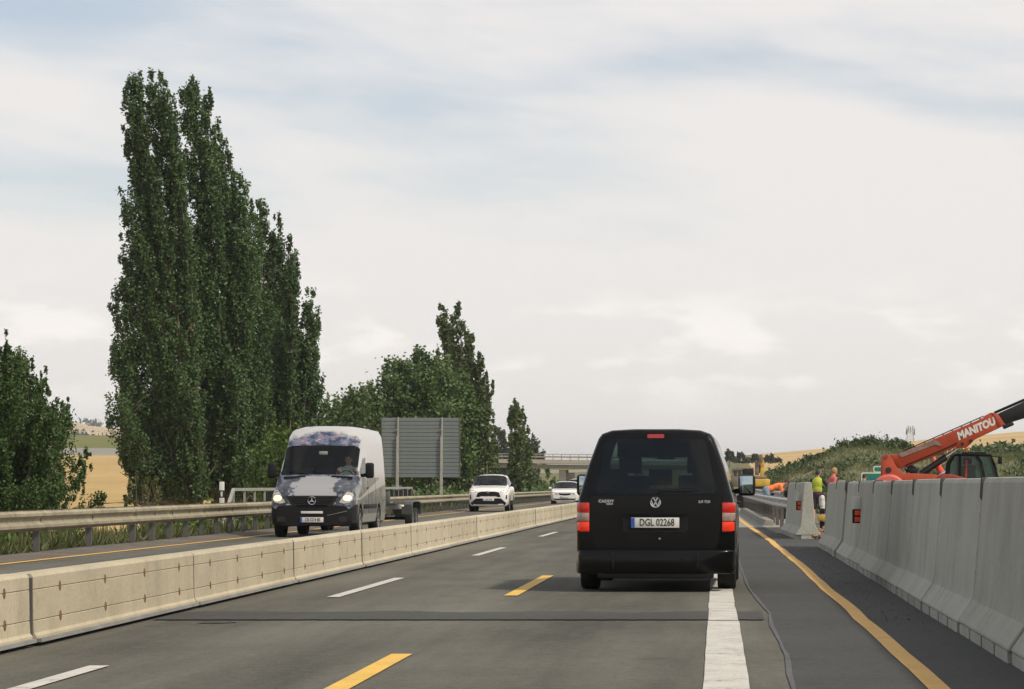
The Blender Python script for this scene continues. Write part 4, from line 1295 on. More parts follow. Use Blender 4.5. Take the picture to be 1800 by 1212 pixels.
def rrect(x0, x1, z0, z1, r, n=4):
    out = []
    for cx, cz, a in ((x1 - r, z0 + r, -90), (x1 - r, z1 - r, 0), (x0 + r, z1 - r, 90), (x0 + r, z0 + r, 180)):
        for k in range(n + 1):
            t = R(a + 90 * k / n); out.append((cx + r * math.cos(t), cz + r * math.sin(t)))
    return out

_wheel = {}
def wheel(parent, x, y, r, w, side, spokes=5, rim_mat='alu'):
    """side +1: outer face towards +x"""
    key = (round(r, 3), round(w, 3), spokes)
    if key not in _wheel:
        hub = MB().lathe([(-0.02, 0.0), (-0.02, r * 0.5), (0.02, r * 0.5), (0.02, 0.0)], 20).mesh('wheel')
        ty = MB(); rr = r * 0.66; h = w / 2
        prof = [(-h * 0.86, rr), (-h, rr * 1.12), (-h, r * 0.93), (-h * 0.86, r * 0.985), (-h * 0.5, r)]
        for g in (-0.3, 0.0, 0.3):
            prof += [(h * (g - 0.06), r), (h * (g - 0.05), r - 0.007), (h * (g + 0.05), r - 0.007), (h * (g + 0.06), r)]
        prof += [(h * 0.5, r), (h * 0.86, r * 0.985), (h, r * 0.93), (h, rr * 1.12), (h * 0.86, rr)]
        tyre = ty.lathe(prof, 32).mesh('tyre', smooth=40)
        rm = MB()
        rm.lathe([(h * 0.80, rr * 1.01), (h * 0.90, rr * 1.0), (h * 0.86, rr * 0.93), (-h * 0.7, rr * 0.90)], 28)
        rm.lathe([(h * 0.62, 0.0), (h * 0.62, rr * 0.22), (h * 0.3, rr * 0.26)], 14)
        for k in range(spokes):
            a = 2 * math.pi * k / spokes
            p0 = Vector((h * 0.55, math.cos(a) * rr * 0.15, math.sin(a) * rr * 0.15)); p1 = Vector((h * 0.72, math.cos(a) * rr * 0.95, math.sin(a) * rr * 0.95))
            rm.bar(p0, p1, rr * 0.22, 0.03, up=(1, 0, 0))
        rim = rm.mesh('rim', smooth=35)
        _wheel[key] = (hub, tyre, rim)
    hub, tyre, rim = _wheel[key]
    o = link_mesh('wheel', hub, M['post'], parent, (x, y, r))
    if side < 0: o.rotation_euler.z = math.pi
    link_mesh('tyre', tyre, M['rubber'], o); link_mesh('rim', rim, M[rim_mat], o)
    return o

def plate(parent, loc, txt, w=0.52, h=0.11, ts=0.098, rx=90, xs=0.72, back=False):
    """number plate facing -y"""
    p = MB().box((0, 0, 0), (w, 0.008, h)).build('number_plate', M['plate_white'], parent, loc, bevel=0.003)
    fr = MB().box((0, 0.004, 0), (w + 0.016, 0.008, h + 0.016)).build('plate_frame', M['black_plastic'], p, bevel=0.003)
    MB().box((-w / 2 + 0.021, -0.0052, 0), (0.040, 0.003, h - 0.006)).build('country_band', M['plate_blue'], p, smooth=0)
    me = text_mesh(txt, ts, 0.001, ts * 0.012, xs)
    o = link_mesh('plate_lettering', me, M['ink'], p, (0.02, -0.0062, 0))
    o.rotation_euler = (R(rx), 0, 0)
    return p

def seat(parent, x, y, z, face, name='seat'):
    b = MB()
    b.box((x, y, z), (0.48, 0.5, 0.14)).box((x, y - face * 0.24, z + 0.36), (0.48, 0.13, 0.62), (face * 0.15, 0, 0))
    b.box((x, y - face * 0.30, z + 0.80), (0.27, 0.10, 0.19)).box((x - 0.06, y - face * 0.29, z + 0.68), (0.015, 0.015, 0.1)).box((x + 0.06, y - face * 0.29, z + 0.68), (0.015, 0.015, 0.1))
    return b.build(name, M['seat'], parent, bevel=0.04)

# ---------------- black people carrier ahead
def make_black_van():
    t = empty('black_van', (-0.685, 31.9, 0), R(-1.0), 'black family van driving ahead, seen from behind, straddling the white edge line', 'van')
    main = [(.80, .27), (.87, .33), (.895, .50), (.897, .75), (.886, .95), (.870, 1.06), (.852, 1.115), (.765, 1.42), (.685, 1.64), (.652, 1.725), (.612, 1.778), (.50, 1.818), (.25, 1.833)]
    low = main[:5]
    hood = low + [(.865, .98), (.84, 1.01), (.79, 1.035), (.72, 1.05), (.62, 1.06), (.50, 1.068), (.34, 1.073), (.15, 1.075)]
    nose = [(.70, .27), (.76, .33), (.80, .50), (.80, .68), (.78, .76), (.75, .79), (.71, .81), (.65, .825), (.58, .835), (.5, .84), (.4, .845), (.27, .847), (.12, .848)]
    keys = [(0, main), (3.25, main), (4.0, hood), (4.55, [(p[0] * .97, min(p[1], p[1] * .93 if p[1] > .9 else p[1])) for p in hood]), (4.86, nose)]
    def shift(y, z):
        return max(0, z - 1.08) * 0.17 * max(0, 1 - y / 0.6)
    arches = [(0.93, 0.32, 0.37), (3.93, 0.32, 0.37)]
    sh = Shell(keys, [0.02, 0.06, 0.12, 0.3, 0.6, 1.4, 2.0, 2.5, 3.0, 3.6], arches, end0=[(0, .07), (0.012, .042), (0.03, .022), (0.06, .008), (.12, 0)], end1=[(0, .06), (0.05, .02), (.15, 0)], shift=shift)
    hole = lambda k: k[0] == 'front' and 6 <= k[1] < 9 and abs(k[2]) < 0.75
    ws = lambda k: not isinstance(k[0], str) and 3.25 < k[0] < 4.0 and k[1] >= 8
    sw = lambda k: not isinstance(k[0], str) and 0.35 < k[0] < 3.2 and 6 <= k[1] < 8 and not (2.05 < k[0] < 2.15)
    sh.part('body', M['black_paint'], t, lambda k: not hole(k) and not ws(k) and not sw(k))
    sh.part('windscreen', M['glass_tint'], t, ws)
    sh.part('side_window', M['glass_dark'], t, lambda k: sw(k) and k[2] > 0)
    sh.part('side_window', M['glass_dark'], t, lambda k: sw(k) and k[2] < 0)
    bv = sh.bvh()
    # tailgate: outer skin in pieces round the window
    def tw(z): return float(np.interp(z, [.50, .56, 1.0, 1.09, 1.42, 1.64, 1.74, 1.77], [.66, .705, .715, .765, .70, .635, .60, .57]))
    zs = [.50, .56, .8, 1.0, 1.075]
    lower = [(tw(z), z) for z in zs] + [(-tw(z), z) for z in reversed(zs)]
    tg = conform('tailgate', bv, lower, M['black_paint'], t, 0.012, 0.014, cuts=4)
    zs2 = [1.09, 1.42, 1.64, 1.74]
    for s in (-1, 1):
        ol = [(s * tw(z), z) for z in zs2] + [(s * (tw(z) - (.10 if z < 1.2 else .072)), z) for z in reversed(zs2)]
        conform('window_frame', bv, ol, M['black_paint'], tg, 0.012, 0.014, cuts=3)
    conform('window_frame', bv, [(-.60, 1.715), (.60, 1.715), (.575, 1.765), (-.575, 1.765)], M['black_paint'], tg, 0.012, 0.014, cuts=3)
    # tinted rear window with rounded corners
    ol = []
    for cx, cz, a, r in ((.625, 1.15, -90, .05), (.515, 1.66, 0, .055), (-.515, 1.66, 90, .055), (-.625, 1.15, 180, .05)):
        for k in range(5):
            q = R(a + 90 * k / 4); ol.append((cx + r * math.cos(q), cz + r * math.sin(q)))
    conform('rear_window', bv, ol, M['glass_dark'], tg, 0.018, 0.006, cuts=4)
    # third brake light, wiper, badge, lettering, plate niche
    conform('third_brake_light', bv, rrect(-.098, .092, 1.728, 1.772, .012), M['dark_red_lens'], tg, 0.022, 0.012, cuts=1)
    w = MB(); yb = 0.005
    def yz(z): return shift(0, z) - 0.03
    w.tube([(0.0, yz(1.10) - 0.01, 1.10), (0.06, yz(1.13) - 0.015, 1.135), (0.44, yz(1.125) - 0.012, 1.132)], [0.016, 0.012, 0.006], 6)
    w.bar((0.02, yz(1.14) - 0.004, 1.145), (0.46, yz(1.14) - 0.004, 1.142), 0.012, 0.02)
    w.build('wiper', M['black_plastic'], tg)
    ring = MB(); yy = -0.032; cz = 1.008
    ring.lathe([(-0.006, 0.052), (-0.010, 0.060), (0.0, 0.063), (0.006, 0.060)], 32, 'y', (0.0, yy, cz))
    bd = ring.build('badge', M['chrome'], tg)
    MB().lathe([(0.0, 0.0), (0.0, 0.056)], 28, 'y', (0, yy + 0.002, cz)).build('badge_disc', M['plate_blue'] if False else M['ink'], bd)
    q = MB()
    def stroke(a, c, wd=0.0105): q.bar((a[0], yy - 0.006, cz + a[1]), (c[0], yy - 0.006, cz + c[1]), wd, 0.006, up=(0, 1, 0))
    stroke((-.024, .051), (0, .010)); stroke((.024, .051), (0, .010))
    stroke((-.050, .024), (-.024, -.046)); stroke((-.024, -.046), (0, .002)); stroke((.024, -.046), (0, .002)); stroke((.050, .024), (.024, -.046))
    q.build('badge_letters', M['chrome'], bd, smooth=0)
    def letters(txt, x, z, size, xs=1.0, bold=0.0):
        o = link_mesh('lettering', text_mesh(txt, size, 0.002, bold, xs), M['chrome'], tg, (x, -0.026, z)); o.rotation_euler.x = R(90); return o
    letters('CADDY', -.555, 1.018, .043, 1.15, .0012); letters('MAXI', -.515, .987, .026, 1.15, .0008); letters('2.0 TDI', .545, 1.012, .038, 1.12, .001)
    conform('plate_niche', bv, rrect(-.37, .36, .675, .88, .03), M['black_plastic'], tg, 0.016, 0.01, cuts=2)
    conform('handle_strip', bv, rrect(-.38, .37, .868, .915, .018), M['black_paint'], tg, 0.040, 0.03, cuts=2)
    plate(tg, (-0.005, -0.040, .778), 'DGL 02268', 0.54, 0.114, 0.112, xs=0.74)
    MB().lathe([(-0.004, 0.0), (-0.004, .010), (0.006, .012)], 12, 'y', (0.045, -0.028, .60)).build('lock', M['chrome'], tg)
    # tail lamps
    for s in (-1, 1):
        pl = [(s * .742, -.024), (s * .80, -.022), (s * .845, -.004), (s * .880, .045), (s * .893, .15), (s * .80, .16), (s * .742, .03)]
        lamp = MB().prism(pl, .672, 1.005, axis='z').build('tail_light', M['dark_red_lens'], t, bevel=0.012)
        pl2 = [(x + (s * .003), y - .004) for x, y in pl]
        MB().prism(pl2, .895, .995, axis='z').build('lens', M['red_lens'], lamp, bevel=0.010)
        MB().prism(pl2, .795, .888, axis='z').build('lens', M['clear_lens'], lamp, bevel=0.010)
        MB().prism(pl2, .682, .788, axis='z').build('lens', M['red_glow'], lamp, bevel=0.010)
    # bumper with two uprights and ledge
    def plan(o): return [(-.895 - o, .42), (-.898 - o, .14), (-.865 - o, .0 - o), (-.79, -.055 - o), (-.55, -.085 - o), (.55, -.085 - o), (.79, -.055 - o), (.865 + o, .0 - o), (.898 + o, .14), (.895 + o, .42)]
    bp_ = MB().prism(plan(0), .205, .475, axis='z').build('bumper', M['black_paint'], t, bevel=0.03, seg=3)
    for s in (-1, 1):
        MB().box((s * .475, -.092, .355), (.022, .03, .18)).build('upright', M['black_plastic'], bp_, bevel=0.006)
        MB().lathe([(-0.004, 0), (-.004, .012), (.004, .013)], 10, 'y', (s * .28, -.088, .37)).build('parking_sensor', M['black_plastic'], bp_)
    MB().box((0, .06, .20), (1.30, .26, .10)).build('rear_apron', M['black_plastic'], t, bevel=0.02)
    MB().cyl((-.52, -.01, .20), (-.52, .5, .20), .03, n=10).build('exhaust', M['post'], t)
    MB().cyl((-.7, .93, .30), (.7, .93, .30), .05, n=10).build('axle', M['black_plastic'], t)
    MB().box((0, 2.4, .26), (1.3, 4.3, .14)).build('underbody', M['black_plastic'], t)
    for (yy_) in (0.93, 3.93):
        for s in (-1, 1): wheel(t, s * .785, yy_, .318, .21, s)
    # mirrors
    for s in (-1, 1):
        m = MB().box((s * 1.0, 3.28, 1.20), (.21, .11, .265), (0, 0, s * 0.1)).build('mirror', M['black_plastic'], t, bevel=0.045, seg=3)
        MB().box((s * .99, 3.222, 1.205), (.165, .01, .215), (0, 0, s * 0.1)).build('mirror_glass', M['mirror'], m, bevel=0.004)
        MB().bar((s * .86, 3.34, 1.12), (s * .96, 3.3, 1.14), .09, .06).build('mirror_arm', M['black_plastic'], m, bevel=0.01)
    for s in (-1, 1):
        MB().bar((s * .905, 2.55, .985), (s * .905, 2.74, .985), .035, .03).build('door_handle', M['black_paint'], t, bevel=0.01)
    # cabin
    for x in (-.52, 0.0, .52): seat(t, x, 1.75, .49, 1)
    for x in (-.40, .42): seat(t, x, 2.75, .64, 1)
    MB().box((0, 3.05, 1.665), (1.18, .06, .25)).build('sun_visor', M['seat'], t, bevel=.02)
    MB().box((0, 1.8, 1.745), (1.10, 2.6, .03)).build('headliner', M['seat'], t)
    MB().box((0, 3.55, .92), (1.5, .45, .28)).build('dashboard', M['seat'], t, bevel=.05)
    MB().box((0, 1.9, .52), (1.6, 3.0, .06)).build('cabin_floor', M['seat'], t)
    MB().box((0, 3.28, 1.55), (.22, .03, .07)).build('interior_mirror', M['seat'], t, bevel=.015)
    return t
make_black_van()

# ---------------- high roofed van with printed wrap
def livery():
    m = NT('printed van wrap')
    v = m.coord('Object'); sp = m.n('ShaderNodeSeparateXYZ'); m.l(v, sp.inputs[0]); x, y, z = sp.outputs
    ax = m.math('ABSOLUTE', x)
    def step(a, lo, hi):
        r = m.n('ShaderNodeMapRange'); m.l(a, r.inputs[0]); r.inputs[1].default_value = lo; r.inputs[2].default_value = hi; r.clamp = True; return r.outputs[0]
    silver = (0.25, 0.25, 0.255, 1); white = (0.44, 0.43, 0.42, 1)
    # blocks that break up the edge of the dark bonnet corners
    vor = m.n('ShaderNodeTexVoronoi'); vor.distance = 'CHEBYCHEV'; vor.inputs['Scale'].default_value = 1.0
    m.l(m.coord('Object', (11, 6, 16)), vor.inputs['Vector'])
    blk = m.n('ShaderNodeSeparateColor'); m.l(vor.outputs['Color'], blk.inputs[0])
    ns = m.noise(m.coord('Object', (5, 3, 7)), 1.6, 6, 0.75)
    dark = m.ramp(m.math('ADD', m.math('MULTIPLY', ns, 0.7), m.math('MULTIPLY', blk.outputs[0], 0.3)),
                  [(0.36, (0.010, 0.012, 0.018)), (0.50, (0.022, 0.027, 0.040)), (0.60, (0.045, 0.055, 0.075)), (0.72, (0.16, 0.165, 0.18)), (0.80, (0.24, 0.09, 0.06))])
    edge = m.math('ADD', ax, m.math('MULTIPLY', m.math('SUBTRACT', blk.outputs[1], 0.5), 0.26))
    bon = m.mix(step(edge, .46, .50), silver, dark)
    # picture on the forehead above the windscreen
    ns2 = m.noise(m.coord('Object', (3.5, 2, 9)), 1.5, 7, 0.75)
    art = m.ramp(ns2, [(0.34, (0.012, 0.014, 0.026)), (0.47, (0.03, 0.038, 0.07)), (0.55, (0.13, 0.17, 0.27)), (0.61, (0.25, 0.09, 0.07)), (0.68, (0.45, 0.44, 0.44))])
    zz = m.math('ADD', m.math('SUBTRACT', z, 2.13), m.math('ADD', m.math('MULTIPLY', ax, 0.30), m.math('MULTIPLY', m.math('SUBTRACT', ns, 0.5), 0.42)))
    fore = m.mix(step(zz, .34, .44), art, white)
    upper = m.mix(step(y, 2.05, 2.1), fore, white)
    # flanks: grey pattern below, white sweep, white above
    ns3 = m.noise(m.coord('Object', (2, 1.4, 3)), 1.3, 6, 0.7)
    grey = m.ramp(ns3, [(0.35, (0.075, 0.08, 0.08)), (0.55, (0.20, 0.205, 0.19)), (0.7, (0.33, 0.32, 0.29))])
    sweep = m.math('SUBTRACT', z, m.math('ADD', 0.86, m.math('MULTIPLY', m.math('POWER', m.math('MAXIMUM', m.math('SUBTRACT', y, 1.0), 0.0), 0.8), 0.105)))
    inside = m.math('MULTIPLY', step(sweep, 0.0, 0.01), m.math('SUBTRACT', 1.0, step(m.math('SUBTRACT', sweep, m.math('MULTIPLY', y, 0.045)), 0.0, 0.012)))
    side = m.mix(inside, grey, white)
    belt = m.math('ADD', z, m.math('MULTIPLY', m.math('SUBTRACT', ns3, 0.5), 0.14))
    side = m.mix(step(belt, 1.36, 1.39), side, white)
    side = m.mix(step(z, .52, .525), (0.30, 0.29, 0.265, 1), side)
    col = m.mix(step(z, 1.40, 1.41), bon, upper)
    geo = m.n('ShaderNodeNewGeometry'); vt = m.n('ShaderNodeVectorTransform', vector_type='NORMAL', convert_from='WORLD', convert_to='OBJECT')
    m.l(geo.outputs['Normal'], vt.inputs[0]); s2 = m.n('ShaderNodeSeparateXYZ'); m.l(vt.outputs[0], s2.inputs[0])
    isside = m.math('MULTIPLY', step(m.math('ABSOLUTE', s2.outputs[0]), .72, .78), step(y, .34, .36))
    col = m.mix(isside, col, side)
    m.bsdf(col, 0.3, 0, None, Coat_Weight=0.4, Coat_Roughness=0.08)
    return m.m
M['wrap'] = livery()
def make_high_van():
    t = empty('high_van', (-9.25, 65.0, 0), R(-0.6), 'high roofed white van with dark printed wrap and lit headlights, oncoming in the left lane', 'van')
    main = [(.86, .26), (.95, .33), (.98, .50), (.985, .75), (.985, .99), (.975, 1.20), (.960, 1.42), (.930, 1.85), (.900, 2.18), (.875, 2.38), (.80, 2.52), (.55, 2.585), (.2, 2.60)]
    L5 = main[:5]
    keys = [
     (0.0, [(.72, .28), (.80, .34), (.83, .50), (.83, .64), (.80, .70), (.76, .72), (.70, .73), (.62, .735), (.54, .74), (.44, .743), (.34, .745), (.22, .746), (.1, .746)]),
     (0.05, [(.84, .26), (.90, .33), (.92, .50), (.91, .70), (.885, .80), (.86, .86), (.82, .90), (.74, .925), (.64, .945), (.52, .955), (.4, .962), (.25, .966), (.1, .967)]),
     (0.22, [(.86, .26), (.95, .33), (.965, .50), (.965, .75), (.955, .92), (.93, 1.0), (.89, 1.04), (.80, 1.065), (.7, 1.08), (.57, 1.09), (.43, 1.095), (.26, 1.10), (.1, 1.10)]),
     (0.95, L5 + [(.975, 1.15), (.955, 1.27), (.90, 1.325), (.82, 1.35), (.68, 1.365), (.5, 1.375), (.3, 1.38), (.1, 1.38)]),
     (1.08, L5 + [(.975, 1.18), (.955, 1.37), (.915, 1.41), (.88, 1.425), (.74, 1.432), (.52, 1.438), (.3, 1.44), (.1, 1.44)]),
     (1.74, L5 + [(.975, 1.20), (.960, 1.42), (.920, 1.82), (.865, 2.04), (.825, 2.09), (.62, 2.115), (.35, 2.13), (.12, 2.135)]),
     (2.15, L5 + [(.975, 1.20), (.960, 1.42), (.928, 1.85), (.892, 2.14), (.858, 2.33), (.78, 2.46), (.50, 2.525), (.18, 2.54)]),
     (2.7, main), (5.6, main)]
    arches = [(0.98, .35, .41), (4.25, .35, .41)]
    sh = Shell(keys, [0.5, 1.3, 1.5, 3.2, 3.8, 4.9, 5.4], arches, end1=[(0, .06), (.03, .02), (.08, 0)])
    ws = lambda k: not isinstance(k[0], str) and 1.08 < k[0] < 1.74 and k[1] >= 8
    sw = lambda k: not isinstance(k[0], str) and 1.2 < k[0] < 2.2 and k[1] == 6
    bp = lambda k: (k[0] == 'front') or (not isinstance(k[0], str) and k[0] < 0.56 and k[1] <= 2)
    sh.part('body', M['wrap'], t, lambda k: not ws(k) and not sw(k) and not bp(k))
    sh.part('windscreen', M['glass'], t, ws)
    for s in (1, -1): sh.part('side_window', M['glass'], t, lambda k, s=s: sw(k) and k[2] == s)
    bmp = sh.part('bumper', M['black_plastic'], t, bp)
    bv = sh.bvh()
    # grille with slats and the three pointed star
    g = conform('grille', bv, [(-.60, .955), (-.50, .77), (-.40, .715), (.40, .715), (.50, .77), (.60, .955)], M['black_plastic'], t, 0.012, 0.02, cuts=3)
    for z, w_ in ((.905, 1.02), (.85, .94), (.795, .86), (.745, .72)):
        conform('grille_slat', bv, [(-w_ / 2, z - .008), (w_ / 2, z - .008), (w_ / 2, z + .008), (-w_ / 2, z + .008)], M['black_paint'], g, 0.024, 0.014, cuts=2)
    hit = bv.ray_cast(Vector((0, -3, .83)), Vector((0, 1, 0)))[0]
    yy = hit.y - 0.035; cz = .845
    st = MB().lathe([(-.012, .082), (-.016, .092), (0, .098), (.012, .092), (0, .082), (-.012, .082)], 32, 'y', (0, yy, cz))
    for a in (90, 210, 330):
        c, s = math.cos(R(a)), math.sin(R(a))
        st.prism([(-.017 * s, .017 * c), (.086 * c, .086 * s), (.017 * s, -.017 * c)], yy - .014, yy + .004)
        st.v = st.v[:-6] + [(p[0], p[1], p[2] + cz) for p in st.v[-6:]]
    st.build('star_badge', M['chrome'], g, smooth=30)
    # headlamps, one warm, one white
    for s, mt in ((-1, 'warm_lamp'), (1, 'white_lamp')):
        ol = [(s * .615, .80), (s * .72, .775), (s * .86, .80), (s * .915, .86), (s * .93, .97), (s * .90, 1.08), (s * .84, 1.105), (s * .74, 1.0)]
        if s < 0: ol = ol[::-1]
        h = conform('headlight', bv, ol, M['lamp_lens'], t, 0.012, 0.014, cuts=3)
        zc, xc, rr = (.90, .80, .085)
        q = [(s * xc + rr * 1.15 * math.cos(2 * math.pi * k / 14), zc + rr * .8 * math.sin(2 * math.pi * k / 14)) for k in range(14)]
        conform('lit_bulb', bv, q, M[mt], h, 0.018, 0.008, cuts=2)
    # bumper details, white strip, number plate
    yb = bv.ray_cast(Vector((0, -3, .5)), Vector((0, 1, 0)))[0].y
    MB().box((0, yb - .012, .575), (.50, .012, .055)).build('white_strip', M['plate_white'], bmp, bevel=.004)
    plate(bmp, (0, yb - .018, .405), 'CB 3274 BE', 0.53, 0.115, 0.105, xs=0.68)
    conform('bumper_line', bv, [(.35, .50), (.80, .60), (.80, .612), (.35, .512)], M['steel_skirt'], bmp, 0.012, 0.012, cuts=2)
    for s in (-1, 1):
        ol = rrect(min(s * .62, s * .80), max(s * .62, s * .80), .36, .48, .03)
        conform('air_duct', bv, ol, M['ink'], bmp, 0.008, 0.01, cuts=2)
    # cowl strips below the windscreen, wipers
    for s in (-1, 1):
        a, c = s * .30, s * .80
        pts = [(a, 1.06, 1.452), (c, 1.02, 1.405)]
        MB().bar((a, .98, 1.405), (c, .93, 1.365), .05, .05).build('cowl_vent', M['black_plastic'], t, bevel=.012)
        MB().tube([(s * .25, 1.06, 1.455), (s * .25 - .45, 1.14, 1.53)], [.012, .008], 6).build('wiper', M['black_plastic'], t)
    MB().box((0, 1.735, 2.105), (1.5, .03, .03)).build('screen_trim', M['black_plastic'], t, bevel=.008)
    for s in (-1, 1):
        m = MB().box((s * 1.14, 1.36, 1.54), (.20, .12, .36)).build('mirror', M['black_plastic'], t, bevel=.05, seg=3)
        MB().bar((s * .95, 1.42, 1.42), (s * 1.08, 1.38, 1.44), .10, .08).build('mirror_arm', M['black_plastic'], m, bevel=.015)
        MB().box((s * 1.14, 1.425, 1.56), (.16, .01, .28)).build('mirror_glass', M['mirror'], m)
        MB().box((s * .975, 1.3, 1.06), (.03, .02, .1)).build('indicator', M['orange_lens'], t, bevel=.004)
        MB().box((s * .992, 2.6, .70), (.02, 2.3, .10)).build('rub_strip', M['black_plastic'], t, bevel=.008)
        for y0_, y1_, z0_ in ((1.02, 2.25, .55), (2.3, 3.7, .55)):
            pass
        MB().bar((s * .985, 2.08, 1.13), (s * .985, 2.24, 1.13), .04, .03).build('door_handle', M['black_plastic'], t, bevel=.01)
        for yj in (2.28, 3.62):
            conform('door_gap', bv, [(yj, .40), (yj + .014, .40), (yj + .014, 1.4), (yj, 1.4)], M['ink'], t, 0.003, 0.006, direc=(-s, 0, 0), cuts=5)
        for y_ in (0.98, 4.25): wheel(t, s * .865, y_, .345, .225, s, 6, 'steel_skirt')
    MB().box((0, 3.0, .30), (1.6, 5.0, .10)).build('underbody', M['black_plastic'], t)
    # cabin
    MB().box((0, 1.35, 1.16), (1.75, .55, .40)).build('dashboard', M['seat'], t, bevel=.06)
    for x in (-.55, .0, .55): seat(t, x, 2.1, .95, -1)
    MB().box((0, 2.62, 1.4), (1.72, .04, 1.9)).build('bulkhead', M['seat'], t)
    MB().lathe([(-.012, .19), (.012, .19), (.012, .165), (-.012, .165), (-.012, .19)], 20, 'y', (.55, 1.66, 1.36)).build('steering_wheel', M['seat'], t)
    MB().box((0.02, 1.62, 1.95), (.2, .04, .08)).build('interior_mirror', M['plate_white'], t, bevel=.015)
    return t
M['orange_lens'] = plain('orange lens', (.7, .22, .02), .25, 0, .1, 40)
high_van = make_high_van()

# ---------------- car trailer behind it
def make_trailer():
    t = empty('car_trailer', (-9.28, 72.2, 0), R(-0.8), 'empty flat car trailer with dark deck towed by the high roofed van', 'trailer')
    for s in (-1, 1):
        MB().bar((s * .62, 1.0, .62), (s * .62, 5.6, .62), .10, .14).build('frame_rail', M['galv'], t, bevel=.01)
        d = MB().box((s * .70, 2.6, .72), (.58, 3.6, .04)).box((s * .985, 2.6, .745), (.03, 3.6, .09)).build('deck_track', M['trailer_grey'], t, bevel=.006)
        for k in range(7): MB().bar((s * .42, 1.1 + k * .55, .745), (s * .97, 1.1 + k * .55, .745), .03, .02).build('cleat', M['galv'], d)
        f = MB()
        pts = [(-.62, .44), (-.60, .60), (-.42, .76), (0.4, .78), (1.2, .76), (1.38, .60), (1.40, .44)]
        poly = [(3.0 + a, z) for a, z in pts] + [(3.0 + a * .96 + .02, z - .02) for a, z in reversed(pts)]
        f.prism([(p[0], p[1]) for p in poly], min(s * 1.0, s * 1.26), max(s * 1.0, s * 1.26), axis='x')
        f.build('mudguard', M['trailer_grey'], t, smooth=0)
        MB().box((s * 1.12, 2.36, .56), (.26, .02, .26)).build('mudguard_flap', M['trailer_grey'], t)
        MB().box((s * 1.02, 2.32, .66), (.06, .03, .04)).build('side_marker', M['white_lamp'], t, bevel=.006)
        for yy in (3.02, 3.76): wheel(t, s * 1.12, yy, .30, .19, s, 6)
        MB().bar((s * .55, 5.0, .70), (s * .55, 6.3, .28), .42, .04).build('ramp', M['trailer_grey'], t)
    for y in (1.05, 2.2, 3.4, 4.6, 5.5): MB().box((0, y, .60), (1.3, .08, .08)).build('cross_member', M['galv'], t)
    for yy in (3.02, 3.76): MB().cyl((-1.05, yy, .32), (1.05, yy, .32), .04, n=8).build('axle', M['black_plastic'], t)
    for s in (-1, 1): MB().bar((s * .6, 1.1, .58), (0.0, -1.1, .46), .09, .09).build('drawbar', M['galv'], t)
    MB().box((.62, .78, .86), (.5, .34, .34)).build('winch_box', M['trailer_grey'], t, bevel=.02)
    return t
M['trailer_grey'] = plain('dark grey steel', (.075, .08, .078), .6, .3, .25, 5)
make_trailer()

